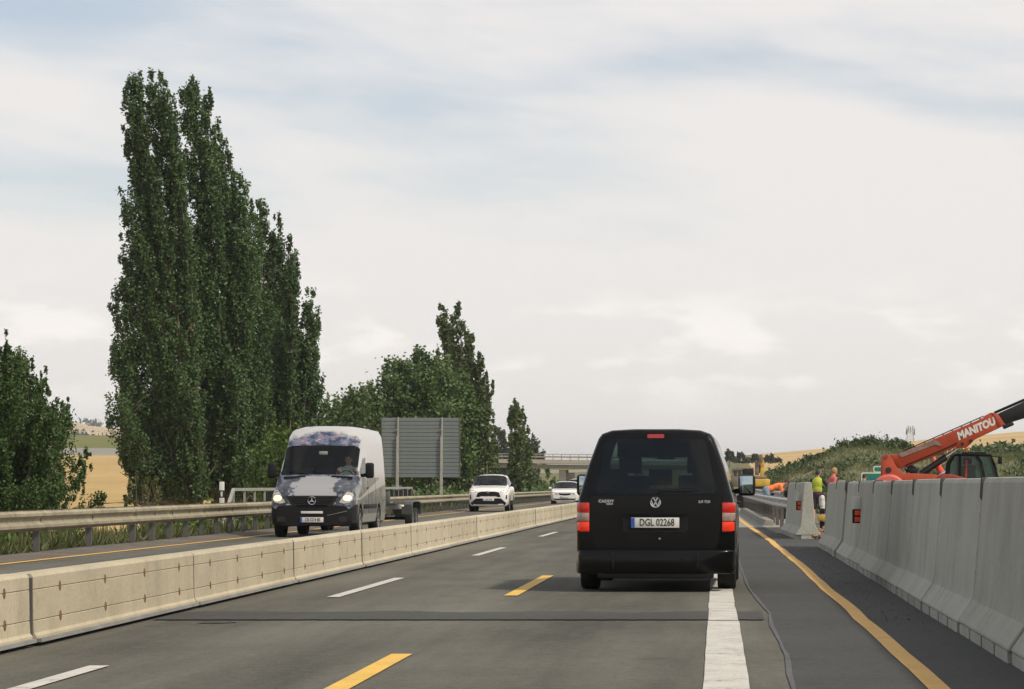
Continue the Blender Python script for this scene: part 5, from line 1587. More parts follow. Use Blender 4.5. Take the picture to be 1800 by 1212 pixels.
# ---------------- white cars
def make_white_car(name, label, loc, kind, rz=0.0, group=None):
    t = empty(name, loc, rz, label, 'car', group)
    main = [(.80, .25), (.88, .33), (.915, .5), (.925, .75), (.92, .95), (.90, 1.07), (.855, 1.13), (.77, 1.36), (.695, 1.55), (.65, 1.605), (.56, 1.65), (.38, 1.678), (.15, 1.685)]
    L5 = main[:5]
    keys = [
     (0.0, [(.55, .27), (.64, .31), (.72, .45), (.74, .65), (.72, .78), (.68, .85), (.62, .89), (.54, .905), (.46, .915), (.38, .92), (.3, .924), (.2, .927), (.08, .928)]),
     (0.10, [(.72, .25), (.80, .32), (.85, .47), (.86, .68), (.84, .86), (.81, .94), (.75, .975), (.67, .99), (.57, 1.0), (.46, 1.008), (.35, 1.013), (.2, 1.017), (.08, 1.018)]),
     (0.45, [(.80, .25), (.88, .33), (.91, .5), (.92, .75), (.905, .93), (.87, 1.01), (.81, 1.04), (.72, 1.06), (.62, 1.07), (.5, 1.08), (.38, 1.085), (.22, 1.09), (.08, 1.09)]),
     (1.15, L5 + [(.90, 1.05), (.865, 1.10), (.82, 1.135), (.76, 1.155), (.62, 1.17), (.45, 1.178), (.25, 1.182), (.1, 1.183)]),
     (1.95, L5 + [(.90, 1.07), (.855, 1.13), (.775, 1.35), (.71, 1.52), (.665, 1.575), (.55, 1.615), (.34, 1.638), (.12, 1.645)]),
     (2.5, main), (3.5, main),
     (4.25, L5 + [(.90, 1.07), (.85, 1.13), (.76, 1.32), (.68, 1.45), (.64, 1.50), (.55, 1.54), (.36, 1.56), (.14, 1.565)]),
     (4.6, [(.70, .3), (.78, .36), (.82, .5), (.84, .75), (.84, .92), (.82, .99), (.79, 1.03), (.74, 1.06), (.66, 1.08), (.6, 1.09), (.5, 1.10), (.3, 1.105), (.12, 1.107)])]
    wr = .355
    if kind == 'estate':
        keys = [(y * 1.05, [(w, max(.17, z * .885 - .055)) for w, z in k]) for y, k in keys]; wr = .325
    S = 1.05 if kind == 'estate' else 1.0
    Zf = (lambda z: z * .885 - .055) if kind == 'estate' else (lambda z: z)
    arches = [(0.92 * S, wr, wr + .06), (3.62 * S, wr, wr + .06)]
    sh = Shell(keys, [0.03, .25, .7, 1.5, 2.2, 3.0, 4.0, 4.45], arches, end1=[(0, .05), (.05, 0)])
    num = lambda k: not isinstance(k[0], str)
    ws = lambda k: num(k) and 1.15 * S < k[0] < 1.95 * S and k[1] >= 8
    sw = lambda k: num(k) and 1.35 * S < k[0] < 4.1 * S and 6 <= k[1] < 8 and not (2.42 * S < k[0] < 2.5 * S)
    clad = (lambda k: num(k) and k[1] == 0) if kind == 'estate' else (lambda k: num(k) and k[1] <= 1 and k[0] > .4)
    body = sh.part('body', M['white_car'], t, lambda k: not ws(k) and not sw(k) and not clad(k))
    sh.part('cladding', M['black_plastic'], t, clad)
    sh.part('windscreen', M['glass'], t, ws)
    for s in (1, -1): sh.part('side_window', M['glass_dark'], t, lambda k, s=s: sw(k) and k[2] == s)
    bv = sh.bvh()
    def ring(pts): return pts
    if kind == 'suv':
        conform('lower_grille', bv, [(-.72, .28), (.72, .28), (.80, .40), (.56, .60), (-.56, .60), (-.80, .40)], M['black_plastic'], t, .010, .02, cuts=3)
        conform('skid_plate', bv, [(-.55, .285), (.55, .285), (.60, .325), (-.60, .325)], M['galv'], t, .020, .02, cuts=2)
        conform('grille', bv, [(-.40, .66), (-.55, .67), (-.47, .86), (-.30, .905), (.30, .905), (.47, .86), (.55, .67), (.40, .66), (.36, .70), (-.36, .70)][::-1], M['black_plastic'], t, .010, .02, cuts=2)
        yy = bv.ray_cast(Vector((0, -3, .87)), Vector((0, 1, 0)))[0].y - .03
        b = MB().lathe([(-.004, .048), (-.008, .056), (0, .062), (.006, .056)], 20, 'y', (0, yy, .89))
        b.lathe([(-.006, .016), (-.01, .021), (-.004, .026)], 16, 'y', (0, yy, .89)); b.build('badge', M['chrome'], t)
        for s in (-1, 1):
            ol = [(s * .56, .885), (s * .80, .86), (s * .86, .90), (s * .85, 1.0), (s * .78, 1.0), (s * .54, .92)]
            h = conform('headlight', bv, ol if s > 0 else ol[::-1], M['lamp_lens'], t, .010, .015, cuts=2)
            ol = [(s * .58, .895), (s * .78, .875), (s * .79, .91), (s * .6, .922)]
            conform('daytime_light', bv, ol if s > 0 else ol[::-1], M['white_lamp'], h, .016, .008, cuts=2)
            ol = [(s * .77, .56), (s * .83, .58), (s * .84, .74), (s * .79, .76)]
            conform('fog_light_recess', bv, ol if s > 0 else ol[::-1], M['black_plastic'], t, .010, .015, cuts=2)
            MB().bar((s * .60, 2.2, 1.72), (s * .58, 4.0, 1.68), .04, .035).build('roof_rail', M['black_plastic'], t, bevel=.01)
        pz = .545; ptxt = '2AX 7856'
    else:
        conform('grille', bv, [(-.33, .575), (-.40, .66), (-.36, .69), (-.08, .665), (.08, .665), (.36, .69), (.40, .66), (.33, .575), (.1, .545), (-.1, .545)][::-1], M['black_plastic'], t, .010, .02, cuts=2)
        conform('lower_grille', bv, [(-.62, .255), (.62, .255), (.74, .36), (.60, .345), (-.60, .345), (-.74, .36)], M['black_plastic'], t, .010, .02, cuts=2)
        conform('chrome_strip', bv, [(-.66, .222), (.66, .222), (.70, .242), (-.70, .242)], M['chrome'], t, .016, .02, cuts=2)
        for s in (-1, 1):
            ol = [(s * .46, .615), (s * .76, .60), (s * .83, .68), (s * .80, .755), (s * .62, .72), (s * .44, .68)]
            h = conform('headlight', bv, ol if s > 0 else ol[::-1], M['lamp_lens'], t, .010, .015, cuts=2)
            ol = [(s * .60, .625), (s * .75, .615), (s * .80, .67), (s * .66, .665)]
            conform('daytime_light', bv, ol if s > 0 else ol[::-1], M['white_lamp'], h, .016, .008, cuts=2)
        pz = .45; ptxt = '4SB 0712'
    yy = bv.ray_cast(Vector((0, -3, pz)), Vector((0, 1, 0)))[0].y
    p = MB().box((0, yy - .03, pz), (.52, .012, .11)).build('number_plate', M['plate_white'], t, bevel=.003)
    MB().box((-.235, yy - .038, pz), (.04, .004, .10)).build('country_band', M['plate_blue'], p)
    if kind == 'suv':
        o = link_mesh('plate_lettering', text_mesh('2AX 7056', .10, .001, .0012, .7), M['ink'], p, (.02, yy - .0375, pz)); o.rotation_euler.x = R(90)
    for s in (-1, 1):
        m = MB().box((s * 1.0, 1.52 * S, Zf(1.20)), (.19, .11, .15)).build('mirror', M['black_plastic'] if kind == 'suv' else M['white_car'], t, bevel=.04, seg=2)
        MB().bar((s * .86, 1.55 * S, Zf(1.14)), (s * .95, 1.53 * S, Zf(1.17)), .06, .04).build('mirror_arm', M['black_plastic'], m)
        for y_ in (.92, 3.62): wheel(t, s * .80, y_ * S, wr, .22, s, 5)
        MB().bar((s * .926, 2.28 * S, Zf(.98)), (s * .926, 2.44 * S, Zf(.98)), .03, .025).build('door_handle', M['white_car'], t)
        MB().tube([(s * .1, 1.18 * S, Zf(1.205)), (s * .1 - .42, 1.30 * S, Zf(1.27))], [.012, .008], 5).build('wiper', M['black_plastic'], t)
    MB().box((0, 1.55 * S, Zf(1.02)), (1.6, .5, .2)).build('dashboard', M['seat'], t, bevel=.05)
    for x in (-.38, .38): seat(t, x, 2.35 * S, Zf(.58), -1)
    MB().box((0, 3.6 * S, Zf(.95)), (1.3, .1, 1.0)).build('rear_bench', M['seat'], t, bevel=.05)
    MB().box((0, 2.4 * S, Zf(.36)), (1.5, 4.0 * S, .1)).build('underbody', M['black_plastic'], t)
    return t
make_white_car('white_car', 'white off-road car with black grille, oncoming behind the trailer', (-10.24, 127.5, 0), 'suv', R(0.8))
make_white_car('white_car', 'low white estate car, oncoming far ahead just left of the black van mirror', (-9.62, 180, 0), 'estate', R(0.8))
o = make_white_car('white_car', 'white car mostly hidden behind the low white estate car and the black van mirror', (-10.55, 216, 0), 'suv', R(0.8))
# ------------------------------------------------------------------ red telehandler behind the right wall
TY = 82.0; TS = FPX / TY
def tp(px, py): return ((px - 1545) / TS, 1.2 - (py - VY) / TS)
M['red_paint'] = plain('orange red machine paint', (.35, .048, .011), .42, 0, .12, 3, .05)
M['red_dark'] = plain('dark red machine paint', (.26, .028, .012), .5, 0, .2, 4, .05)
M['dusty'] = plain('worn grey brown cover', (.19, .15, .12), .8, 0, .3, 5, .1)
M['black_steel'] = plain('black boom steel', (.012, .012, .013), .45, .2, .3, 4)
M['grey_steel'] = plain('bare grey steel', (.30, .30, .30), .4, .7, .2, 4)
M['yellow_machine'] = plain('dirty yellow machine paint', (.52, .33, .045), .55, 0, .22, 3, .08)
M['beacon'] = plain('amber beacon', (.75, .25, .02), .3, 0, .1)
t = empty('telehandler', (at(1545, 853, TY).x, TY, 0), 0, 'orange red telescopic handler with raised boom behind the long grey concrete wall', 'telehandler')
ch = MB()
ch.prism([tp(1549, 872), tp(1549, 843), tp(1550.2, 804), tp(1554, 800), tp(1562.5, 800), tp(1567, 807), tp(1574, 820), tp(1580, 827), tp(1588, 832), tp(1643, 834), tp(1653, 843), tp(1745, 846), tp(1745, 872)], -.42, -.36)
ch.prism([tp(1549, 872), tp(1549, 843), tp(1550.2, 804), tp(1554, 800), tp(1562.5, 800), tp(1567, 807), tp(1574, 820), tp(1580, 827), tp(1588, 832), tp(1643, 834), tp(1653, 843), tp(1745, 846), tp(1745, 872)], .30, .36)
cho = ch.build('chassis', M['red_paint'], t, bevel=.012)
MB().prism([tp(1552, 874), tp(1552, 846), tp(1745, 850), tp(1745, 874)], -.35, .29).build('chassis_tray', M['red_dark'], t)
MB().lathe([(-.015, 0), (-.015, .085), (.01, .085)], 18, 'y', (tp(1560, 827)[0], -.425, tp(1560, 827)[1])).build('pivot_hole', M['ink'], cho)
MB().lathe([(-.02, 0), (-.02, .05), (.01, .05)], 14, 'y', (tp(1556, 803.5)[0], -.425, tp(1556, 803.5)[1])).build('pivot_pin', M['red_dark'], cho)
# rear wheel cover, engine cover
cv = MB().lathe([(-.30, .0), (-.30, .44), (-.24, .50), (.2, .50), (.2, 0)], 24, 'y', (tp(1553, 853)[0] + .12, -.62, tp(1553, 853)[1] - .19))
cv.build('rear_cover', plain('faded red cover', (.50, .10, .07), .5, 0, .1), t, bevel=.01)
MB().prism([tp(1640, 846), tp(1650, 834), tp(1668, 834), tp(1690, 840), tp(1704, 846)], -.95, -.45).build('engine_cover', M['red_dark'], t, bevel=.03)
MB().box((tp(1604, 826)[0], .05, tp(1604, 826)[1]), (.32, .4, .22), (0, .5, 0)).build('hose_box', M['black_steel'], t, bevel=.02)
for k in range(3): MB().tube([(*[tp(1590 + 5 * k, 824)[0]], -.1 + .1 * k, tp(1590, 824)[1]), (tp(1596 + 5 * k, 832)[0], -.12 + .1 * k, tp(1590, 834)[1])], .025, 6).build('hose', M['plate_white'] if k == 1 else M['black_steel'], t)
# boom
bo = MB().prism([tp(1564.4, 800), tp(1581.6, 798), tp(1729.5, 734.5), tp(1730, 732), tp(1741, 726), tp(1752, 727.5), tp(1765, 746), tp(1759.5, 751), tp(1712, 773.5), tp(1703, 783), tp(1697, 788), tp(1684, 787.5), tp(1679, 787), tp(1587, 824), tp(1578, 823), tp(1569, 811)], -.24, .24)
boom = bo.build('boom', M['red_paint'], t, bevel=.02)
MB().prism([tp(1578, 799), tp(1585, 797), tp(1638, 774.5), tp(1648, 776), tp(1655, 785), tp(1643, 782), tp(1584, 804.5)], -.262, -.238).build('worn_cover', M['dusty'], boom)
dirv = Vector((tp(1729.5, 734.5)[0] - tp(1581.6, 798)[0], 0, tp(1729.5, 734.5)[1] - tp(1581.6, 798)[1])).normalized()
ba = math.atan2(dirv.z, dirv.x)
o = link_mesh('lettering', text_mesh('MANITOU', .30, .002, .017, .84, .16), M['plate_white'], boom)
o.location = (tp(1714.5, 754.8)[0], -.244, tp(1714.5, 754.8)[1]); o.rotation_euler = Euler((R(90), 0, 0))
o.rotation_euler = (Matrix.Rotation(-ba, 3, 'Y') @ Euler((R(90), 0, 0)).to_matrix()).to_euler()
inn = MB().prism([tp(1749, 730), tp(1800, 706.5), tp(1930, 650), tp(1930, 681), tp(1800, 736), tp(1766, 746)], -.17, .17).build('inner_boom', M['black_steel'], t, bevel=.015)
for k in range(3):
    MB().tube([(tp(1747, 725 + k * 1.6)[0], -.12 + .1 * k, tp(1747, 725 + k * 1.6)[1]), (tp(1930, 645 + k * 1.6)[0], -.12 + .1 * k, tp(1930, 645 + k * 1.6)[1])], .018, 6).build('hydraulic_pipe', M['black_steel'], inn)
MB().box((tp(1772, 748)[0], 0, tp(1772, 748)[1]), (.30, .36, .12), (0, -ba, 0)).build('wear_pad', M['black_steel'], inn, bevel=.02)
MB().box((tp(1932, 668)[0] + .15, 0, tp(1932, 668)[1] - .35), (.16, 1.0, .95)).bar((tp(1932, 668)[0] + .2, -.35, tp(1932, 668)[1] - .8), (tp(1932, 668)[0] + 1.3, -.35, tp(1932, 668)[1] - .85), .12, .05).bar((tp(1932, 668)[0] + .2, .35, tp(1932, 668)[1] - .8), (tp(1932, 668)[0] + 1.3, .35, tp(1932, 668)[1] - .85), .12, .05).build('fork_carriage', M['black_steel'], t, bevel=.01)
for k in range(9):
    q = Vector((tp(1592, 795)[0], -.2, tp(1592, 795)[1])).lerp(Vector((tp(1722, 738.5)[0], -.2, tp(1722, 738.5)[1])), k / 8)
    MB().box(q + Vector((0, 0, .015)), (.05, .05, .05)).build('hose_clamp', M['red_dark'], boom)
MB().tube([(tp(1586, 796)[0], -.12, tp(1586, 796)[1] + .03), (tp(1728, 734)[0], -.12, tp(1728, 734)[1] + .03)], .016, 6).build('hose', M['black_steel'], boom)
MB().tube([(tp(1590, 822)[0], -.255, tp(1590, 822)[1] + .05), (tp(1650, 797)[0], -.255, tp(1650, 797)[1] + .05), (tp(1682, 784)[0], -.255, tp(1682, 784)[1] + .08)], .018, 6).build('hose', M['black_steel'], boom)
MB().prism([tp(1741, 726), tp(1746, 726.6), tp(1759, 748), tp(1754, 752)], -.252, .252).build('end_collar', M['red_dark'], boom, bevel=.006)
for px, py in ((1690, 781), (1705, 776)): MB().lathe([(-.02, 0), (-.02, .05), (.02, .05)], 12, 'y', (tp(px, py)[0], -.25, tp(px, py)[1])).build('pin', M['black_steel'], boom)
# lift cylinder
a = tp(1618, 834); b_ = tp(1663, 803.5); c_ = tp(1684, 788.5)
MB().tube([(a[0], -.05, a[1]), (b_[0], -.05, b_[1])], .095, 14).build('lift_cylinder', M['black_steel'], t)
MB().tube([(b_[0], -.05, b_[1]), (c_[0], -.05, c_[1])], .045, 12).build('piston_rod', M['chrome'], t)
# cab on the far side
cb = {}
def cpt(px, py): return tp(px, py)
fr = MB()
for y in (.42, 1.18):
    for chain in ([(1668, 846), (1671, 815), (1680, 800), (1743, 800.5), (1751, 818), (1757, 846)], [(1690, 800), (1689, 846)], [(1718, 800.5), (1727, 812), (1734, 846)]):
        pts = [cpt(*q) for q in chain]
        for q0, q1 in zip(pts[:-1], pts[1:]): fr.bar((q0[0], y, q0[1]), (q1[0], y, q1[1]), .085, .07)
cab = fr.build('cab', M['black_plastic'], t, bevel=.015)
MB().prism([cpt(1684, 797.5), cpt(1745, 798.5), cpt(1746, 801.5), cpt(1678, 801)], .36, 1.24).build('cab_roof', M['black_plastic'], cab, bevel=.02)
MB().box((cpt(1715, 796.5)[0], .8, cpt(1715, 796.5)[1]), (.7, .6, .05)).build('roof_grille', M['black_steel'], cab)
MB().prism([cpt(1669, 846), cpt(1672, 815), cpt(1681, 802), cpt(1742, 802), cpt(1750, 818), cpt(1756, 846)], .44, .45).build('side_glass', M['glass_tint'], cab, smooth=0)
MB().prism([cpt(1669, 846), cpt(1672, 815), cpt(1681, 802), cpt(1742, 802), cpt(1750, 818), cpt(1756, 846)], 1.16, 1.17).build('side_glass', M['glass_tint'], cab, smooth=0)
q = [cpt(1743, 802), cpt(1751, 818), cpt(1757, 846)]
MB().add([(x, y, z) for x, z in q for y in (.44, 1.16)], [(0, 1, 3, 2), (2, 3, 5, 4)]).build('front_glass', M['glass_tint'], cab)
MB().prism([cpt(1667, 875), cpt(1668, 845), cpt(1757, 845), cpt(1760, 875)], .42, 1.2).build('cab_base', M['red_dark'], t, bevel=.03)
seat(cab, cpt(1703, 853)[0], .8, cpt(1703, 850)[1] - .15, 1, 'driver_seat')
MB().bar((cpt(1700, 846)[0], .40, cpt(1700, 846)[1]), (cpt(1701, 809)[0], .40, cpt(1701, 809)[1]), .05).build('red_bar', M['red_paint'], cab)
mm_ = cpt(1760, 809)
MB().box((mm_[0], .36, mm_[1]), (.10, .16, .22)).bar((mm_[0], .36, mm_[1] + .08), (cpt(1743, 802)[0], .42, cpt(1743, 802)[1]), .025).build('mirror', M['black_plastic'], cab, bevel=.01)
mm_ = cpt(1700.5, 791.5)
MB().lathe([(0, .05), (.09, .05), (.12, .03), (.13, 0)], 12, 'z', (mm_[0], .5, mm_[1] - .06)).build('beacon', M['beacon'], cab)
for px in (1575, 1728):
    for y in (-.85, 1.0):
        o = MB().lathe([(-.18, .30), (-.20, .52), (-.12, .60), (.12, .60), (.20, .52), (.18, .30)], 26, 'y').build('tyre', M['rubber'], None)
        w_ = MB().lathe([(-.12, 0), (-.12, .30), (.12, .30), (.12, 0)], 20, 'y').build('wheel', M['plate_white'], t, (tp(px, 853)[0], y, .60))
        o.parent = w_

# green boards standing beside it
M['sign_green'] = plain('green sign face', (.012, .17, .10), .45, 0, .06)
def green_board(px0, px1, py0, py1, Y, lab, extra):
    a = at(px0, py0, Y); c = at(px1, py1, Y); W = c.x - a.x; H = a.z - c.z
    t = empty('direction_sign', ((a.x + c.x) / 2, Y, 0), 0, lab, 'road sign', 'green road signs by the red machine')
    MB().prism([(x, z + c.z + H / 2) for x, z in rrect(-W / 2, W / 2, -H / 2, H / 2, .06)], 0, .03).build('border', M['plate_white'], t, smooth=0)
    MB().prism([(x, z + c.z + H / 2) for x, z in rrect(-W / 2 + .04, W / 2 - .04, -H / 2 + .04, H / 2 - .04, .05)], -.006, .01).build('panel', M['sign_green'], t, smooth=0)
    for s in (-1, 1): MB().bar((s * W * .35, .06, -.1), (s * W * .35, .06, a.z - .1), .06).build('leg', M['rail_grey'], t)
    extra(t, W, H, c.z + H / 2)
def ex1(t, W, H, zc):
    MB().prism([(.02 + W * .05, zc - H * .32), (W * .18, zc + H * .30), (W * .30, zc + H * .30), (W * .38, zc - H * .32), (W * .27, zc - H * .32), (W * .24, zc - .0), (W * .17, zc - .05), (W * .14, zc - H * .32)], -.012, -.004).build('white_symbol', M['plate_white'], t, smooth=0)
def ex2(t, W, H, zc):
    MB().box((W * .16, -.014, zc - H * .26), (W * .56, .008, H * .36)).build('blue_strip', M['plate_blue'], t, smooth=0)
    for k in range(6): MB().box((-W * .02 + k * W * .07, -.022, zc - H * .30), (W * .045, .006, H * .17)).build('white_mark', M['plate_white'], t, smooth=0)
green_board(1535, 1562, 819.5, 831, 98, 'upper small green road sign with white symbol left of the red machine', ex1)
green_board(1514, 1560, 830.8, 850, 97, 'lower wide green road sign with blue strip left of the red machine', ex2)

# ------------------------------------------------------------------ yellow excavator far right of the van
EY = 150.0; ES = FPX / EY
def ep(px, py): return ((px - 1325) / ES, 1.2 - (py - VY) / ES)
t = empty('excavator', (at(1325, 853, EY).x, EY, 0), 0, 'yellow excavator with upright folded arm behind the rear steel guardrail', 'excavator')
def eb(name, x0, y0, x1, y1, d0, d1, mat, bev=.03, parent=None):
    a = ep(x0, y0); c = ep(x1, y1)
    return MB().box(((a[0] + c[0]) / 2, (d0 + d1) / 2, (a[1] + c[1]) / 2), (c[0] - a[0], d1 - d0, a[1] - c[1])).build(name, mat, parent or t, bevel=bev)
M['wheel_dark'] = M['black_steel']
eb('counterweight', 1317, 842.5, 1353, 856, -.9, .6, M['yellow_machine'], .06)
eb('deck', 1311, 837, 1347, 842, -.8, .8, M['dusty'])
eb('engine_hood', 1304, 825.5, 1325, 836.5, -.6, .8, M['black_steel'], .05)
eb('hood_strip', 1293, 822.5, 1325, 825.0, -.65, .85, M['dusty'], .01)
eb('mast_box', 1327, 811, 1334.2, 836, -.35, .1, M['dusty'])
cabf = MB()
for px in (1288.5, 1296, 1303.5):
    for d in (-.7, .5):
        a = ep(px, 826); c = ep(px, 842); cabf.bar((a[0], d, a[1]), (c[0], d, c[1]), .08)
a = ep(1288, 825.5); c = ep(1304, 825.5); cabf.box(((a[0] + c[0]) / 2, -.1, a[1]), (c[0] - a[0] + .1, 1.4, .08))
cabo = cabf.build('cab', M['dusty'], t)
eb('cab_glass', 1289.5, 826.5, 1302.5, 838, -.66, -.64, M['glass_dark'], 0, cabo)
eb('cab_base', 1287, 838, 1311, 856, -.75, .6, M['dusty'], .04)
ar = MB()
pts = [ep(1339, 840), ep(1340.5, 822), ep(1338, 808), ep(1336.5, 799.5)]
for q0, q1, w_ in zip(pts[:-1], pts[1:], (.24, .22, .17)): ar.bar((q0[0], -.2, q0[1]), (q1[0], -.2, q1[1]), w_, .22)
arm = ar.build('arm', M['yellow_machine'], t, bevel=.02)
bk = MB().prism([ep(1334.5, 806), ep(1336, 799), ep(1339, 798.5), ep(1341.5, 806), ep(1340.5, 812), ep(1336.5, 812)], -.5, .1).build('bucket', M['dusty'], arm, bevel=.015)
q0, q1 = ep(1334, 832), ep(1337, 812)
MB().tube([(q0[0], -.25, q0[1]), (q1[0], -.25, q1[1])], .05, 8).build('hydraulic_cylinder', M['black_steel'], arm)
for d in (-.75, .55):
    trk = MB().prism([(x, z) for x, z in rrect(ep(1292, 0)[0], ep(1352, 0)[0], .0, .75, .36, 6)], d - .22, d + .22).build('crawler_track', M['black_steel'], t)
eb('undercarriage', 1300, 856, 1346, 876, -.5, .3, M['dusty'])

# ------------------------------------------------------------------ workers
def remeshed(name, mb, voxel, mat, parent, smooth_it=6):
    me = bpy.data.meshes.new(name); me.from_pydata(mb.v, [], mb.f)
    bm = bmesh.new(); bm.from_mesh(me); bmesh.ops.recalc_face_normals(bm, faces=bm.faces); bm.to_mesh(me); bm.free()
    o = bpy.data.objects.new(name, me); COL.objects.link(o)
    m = o.modifiers.new('union', 'REMESH'); m.mode = 'VOXEL'; m.voxel_size = voxel
    s = o.modifiers.new('soften', 'SMOOTH'); s.iterations = smooth_it; s.factor = .4
    bpy.context.view_layer.update()
    out = bpy.data.meshes.new_from_object(o.evaluated_get(bpy.context.evaluated_depsgraph_get()))
    bpy.data.objects.remove(o); bpy.data.meshes.remove(me)
    out.name = name
    out.materials.clear(); out.materials.append(mat)
    for p in out.polygons: p.use_smooth = True
    return link_mesh(name, out, None, parent)

def cap(m, pts, rad):
    m.tube(pts, rad, 10)
    for p, r in ((pts[0], rad[0]), (pts[-1], rad[-1])): m.sphere(p, r * 0.995, 10, 6)

def person(loc, rz, label, bend=0.0, arms=None, legs=None, turn=0.0, nod=0.0, skin='skin', hair='hair_dark', shirt=None, lower=None, shorts=True, sleeves=0.55, sleeve_mat=None, scale=1.0, crouch=0.0, band=None, cat='person', group='road workers'):
    t = empty('person', loc, rz, label, cat, group)
    S = lambda *p: Vector(p) * scale
    P = Vector((0, -0.25 * math.sin(bend), .93 - crouch))
    d = Vector((0, math.sin(bend), math.cos(bend))); f = Vector((0, math.cos(bend), -math.sin(bend)))
    chest = P + d * .30; neck = P + d * .50; sh = {s: P + d * .455 + Vector((s * .185, 0, 0)) for s in (-1, 1)}
    hd = Vector((0, math.sin(bend * .6 + nod), math.cos(bend * .6 + nod)))
    hf = Vector((0, math.cos(bend * .6 + nod), -math.sin(bend * .6 + nod)))
    rot = Matrix.Rotation(turn, 3, hd); hf = rot @ hf; hx = hf.cross(hd)
    head = neck + hd * .175
    arms = arms or {}; legs = legs or {}
    body = MB(); top = MB(); low = MB(); shoe = {-1: MB(), 1: MB()}; slv = {-1: MB(), 1: MB()}
    # torso
    X_ = Vector((1, 0, 0))
    def oval(mb, c, rx, ry, rzr): # ellipsoid aligned with the torso
        n0 = len(mb.v); mb.sphere((0, 0, 0), 1, 14, 8)
        for i in range(n0, len(mb.v)):
            p = mb.v[i]; q = c + X_ * p[0] * rx + f * p[1] * ry + d * p[2] * rzr; mb.v[i] = tuple(q)
    for mb, g in ((body, 0.0), (top, .014)):
        oval(mb, P + d * .36, .165 + g, .105 + g, .20 + g); oval(mb, P + d * .16, .145 + g, .10 + g, .19 + g); oval(mb, P + d * .42, .19 + g, .085 + g, .09 + g)
    for mb, g in ((body, 0.0), (low, .016)): oval(mb, P + d * .02, .155 + g, .11 + g, .13 + g)
    cap(body, [neck - d * .06, head - hd * .05], [.062, .056])
    # head with face
    n0 = len(body.v); body.sphere((0, 0, 0), 1, 16, 12)
    for i in range(n0, len(body.v)):
        p = Vector(body.v[i]); w_ = .073 * (1 - .16 * max(0, -p.z)); body.v[i] = tuple(head + hx * p.x * w_ + hf * p.y * .092 * (1 - .12 * max(0, -p.z)) + hd * p.z * .115)
    cap(body, [head + hf * .088 + hd * .012, head + hf * .108 - hd * .022], [.010, .015])           # nose
    cap(body, [head + hf * .078 - hd * .052 - hx * .02, head + hf * .078 - hd * .052 + hx * .02], [.010, .010])   # lips
    cap(body, [head + hf * .070 - hd * .088, head + hf * .072 - hd * .092], [.022, .022])              # chin
    for s in (-1, 1): cap(body, [head + hx * s * .076 - hf * .004 + hd * .02, head + hx * s * .074 + hf * .004 - hd * .025], [.016, .012])
    for s in (-1, 1):
        a = sh[s]; el, ha = arms.get(s, (Vector((s * .07, .0, -.28)), Vector((s * .09, .08, -.53))))
        el = a + Vector(el); ha = a + Vector(ha)
        cap(body, [a, (a + el) / 2, el], [.054, .049, .040]); cap(body, [el, (el * .6 + ha * .4), ha], [.041, .041, .028])
        e2 = a + (el - a) * sleeves
        cap(slv[s] if sleeve_mat else top, [a + (a - el).normalized() * .0, a + (e2 - a) * .5, e2], [.066, .064, .060])
        # hand: palm, four fingers and a thumb
        fd = (ha - el).normalized(); sd = fd.cross(Vector((0, 0, 1)) if abs(fd.z) < .9 else Vector((0, 1, 0))).normalized(); pn = sd.cross(fd)
        pc = ha + fd * .05
        for q in (-1.5, -.5, .5, 1.5): cap(body, [ha + sd * q * .012, pc + sd * q * .020 + fd * .03], [.016, .013])
        for q, L in ((-1.5, .060), (-.5, .074), (.5, .078), (1.5, .068)):
            b0 = pc + sd * q * .0215 + fd * .03
            cap(body, [b0, b0 + fd * L * .55 + pn * .012, b0 + fd * L * .9 + pn * .036], [.0105, .0100, .0090])
        tb = ha + sd * -.030 + fd * .02
        cap(body, [tb, tb - sd * .026 + fd * .035 + pn * .01, tb - sd * .028 + fd * .062 + pn * .022], [.014, .0125, .010])
        # leg
        hipj = P + Vector((s * .09, 0, -.03)); kn, an = legs.get(s, (Vector((s * .11, .02, .50)), Vector((s * .12, -.02, .085))))
        kn = Vector(kn); an = Vector(an)
        cap(body, [hipj, (hipj + kn) / 2, kn], [.085, .072, .054]); cap(body, [kn, kn * .65 + an * .35 + Vector((0, -.015, 0)), an], [.052, .053, .036])
        if shorts:
            e3 = hipj + (kn - hipj) * .92; cap(low, [hipj, (hipj + e3) / 2, e3], [.102, .094, .086])
        else:
            cap(low, [hipj, (hipj + kn) / 2, kn], [.100, .086, .070]); cap(low, [kn, kn * .6 + an * .4, an + Vector((0, 0, .03))], [.070, .066, .058])
        toe = an + Vector((s * .03, .15, -.045)); heel = an + Vector((0, -.05, -.04))
        cap(shoe[s], [heel, an + Vector((0, .04, -.035)), toe], [.046, .05, .038]); cap(shoe[s], [an + Vector((0, 0, -.03)), an + Vector((0, 0, .045))], [.046, .050])
        shoe[s].box(an + Vector((s * .012, .05, -.075)), (.09, .27, .02))
    for mb in (body, top, low, shoe[1], shoe[-1], slv[1], slv[-1]): mb.v = [tuple(Vector(p) * scale) for p in mb.v]
    remeshed('body', body, .0105, M[skin], t)
    remeshed('shirt', top, .016, shirt, t, 4)
    if sleeve_mat:
        for q in slv: remeshed('sleeve', slv[q], .016, sleeve_mat, t, 3)
    remeshed('shorts' if shorts else 'trousers', low, .016, lower, t, 4)
    for q in shoe: remeshed('shoe', shoe[q], .014, M['seat'], t, 2)
    if band:
        b = MB(); c = P + d * .05; n0 = len(b.v); b.sphere((0, 0, 0), 1, 18, 8)
        for i in range(n0, len(b.v)):
            p = b.v[i]; b.v[i] = tuple((c + X_ * p[0] * .180 + f * p[1] * .136 + d * p[2] * .035) * scale)
        b.build('belt', band, t)
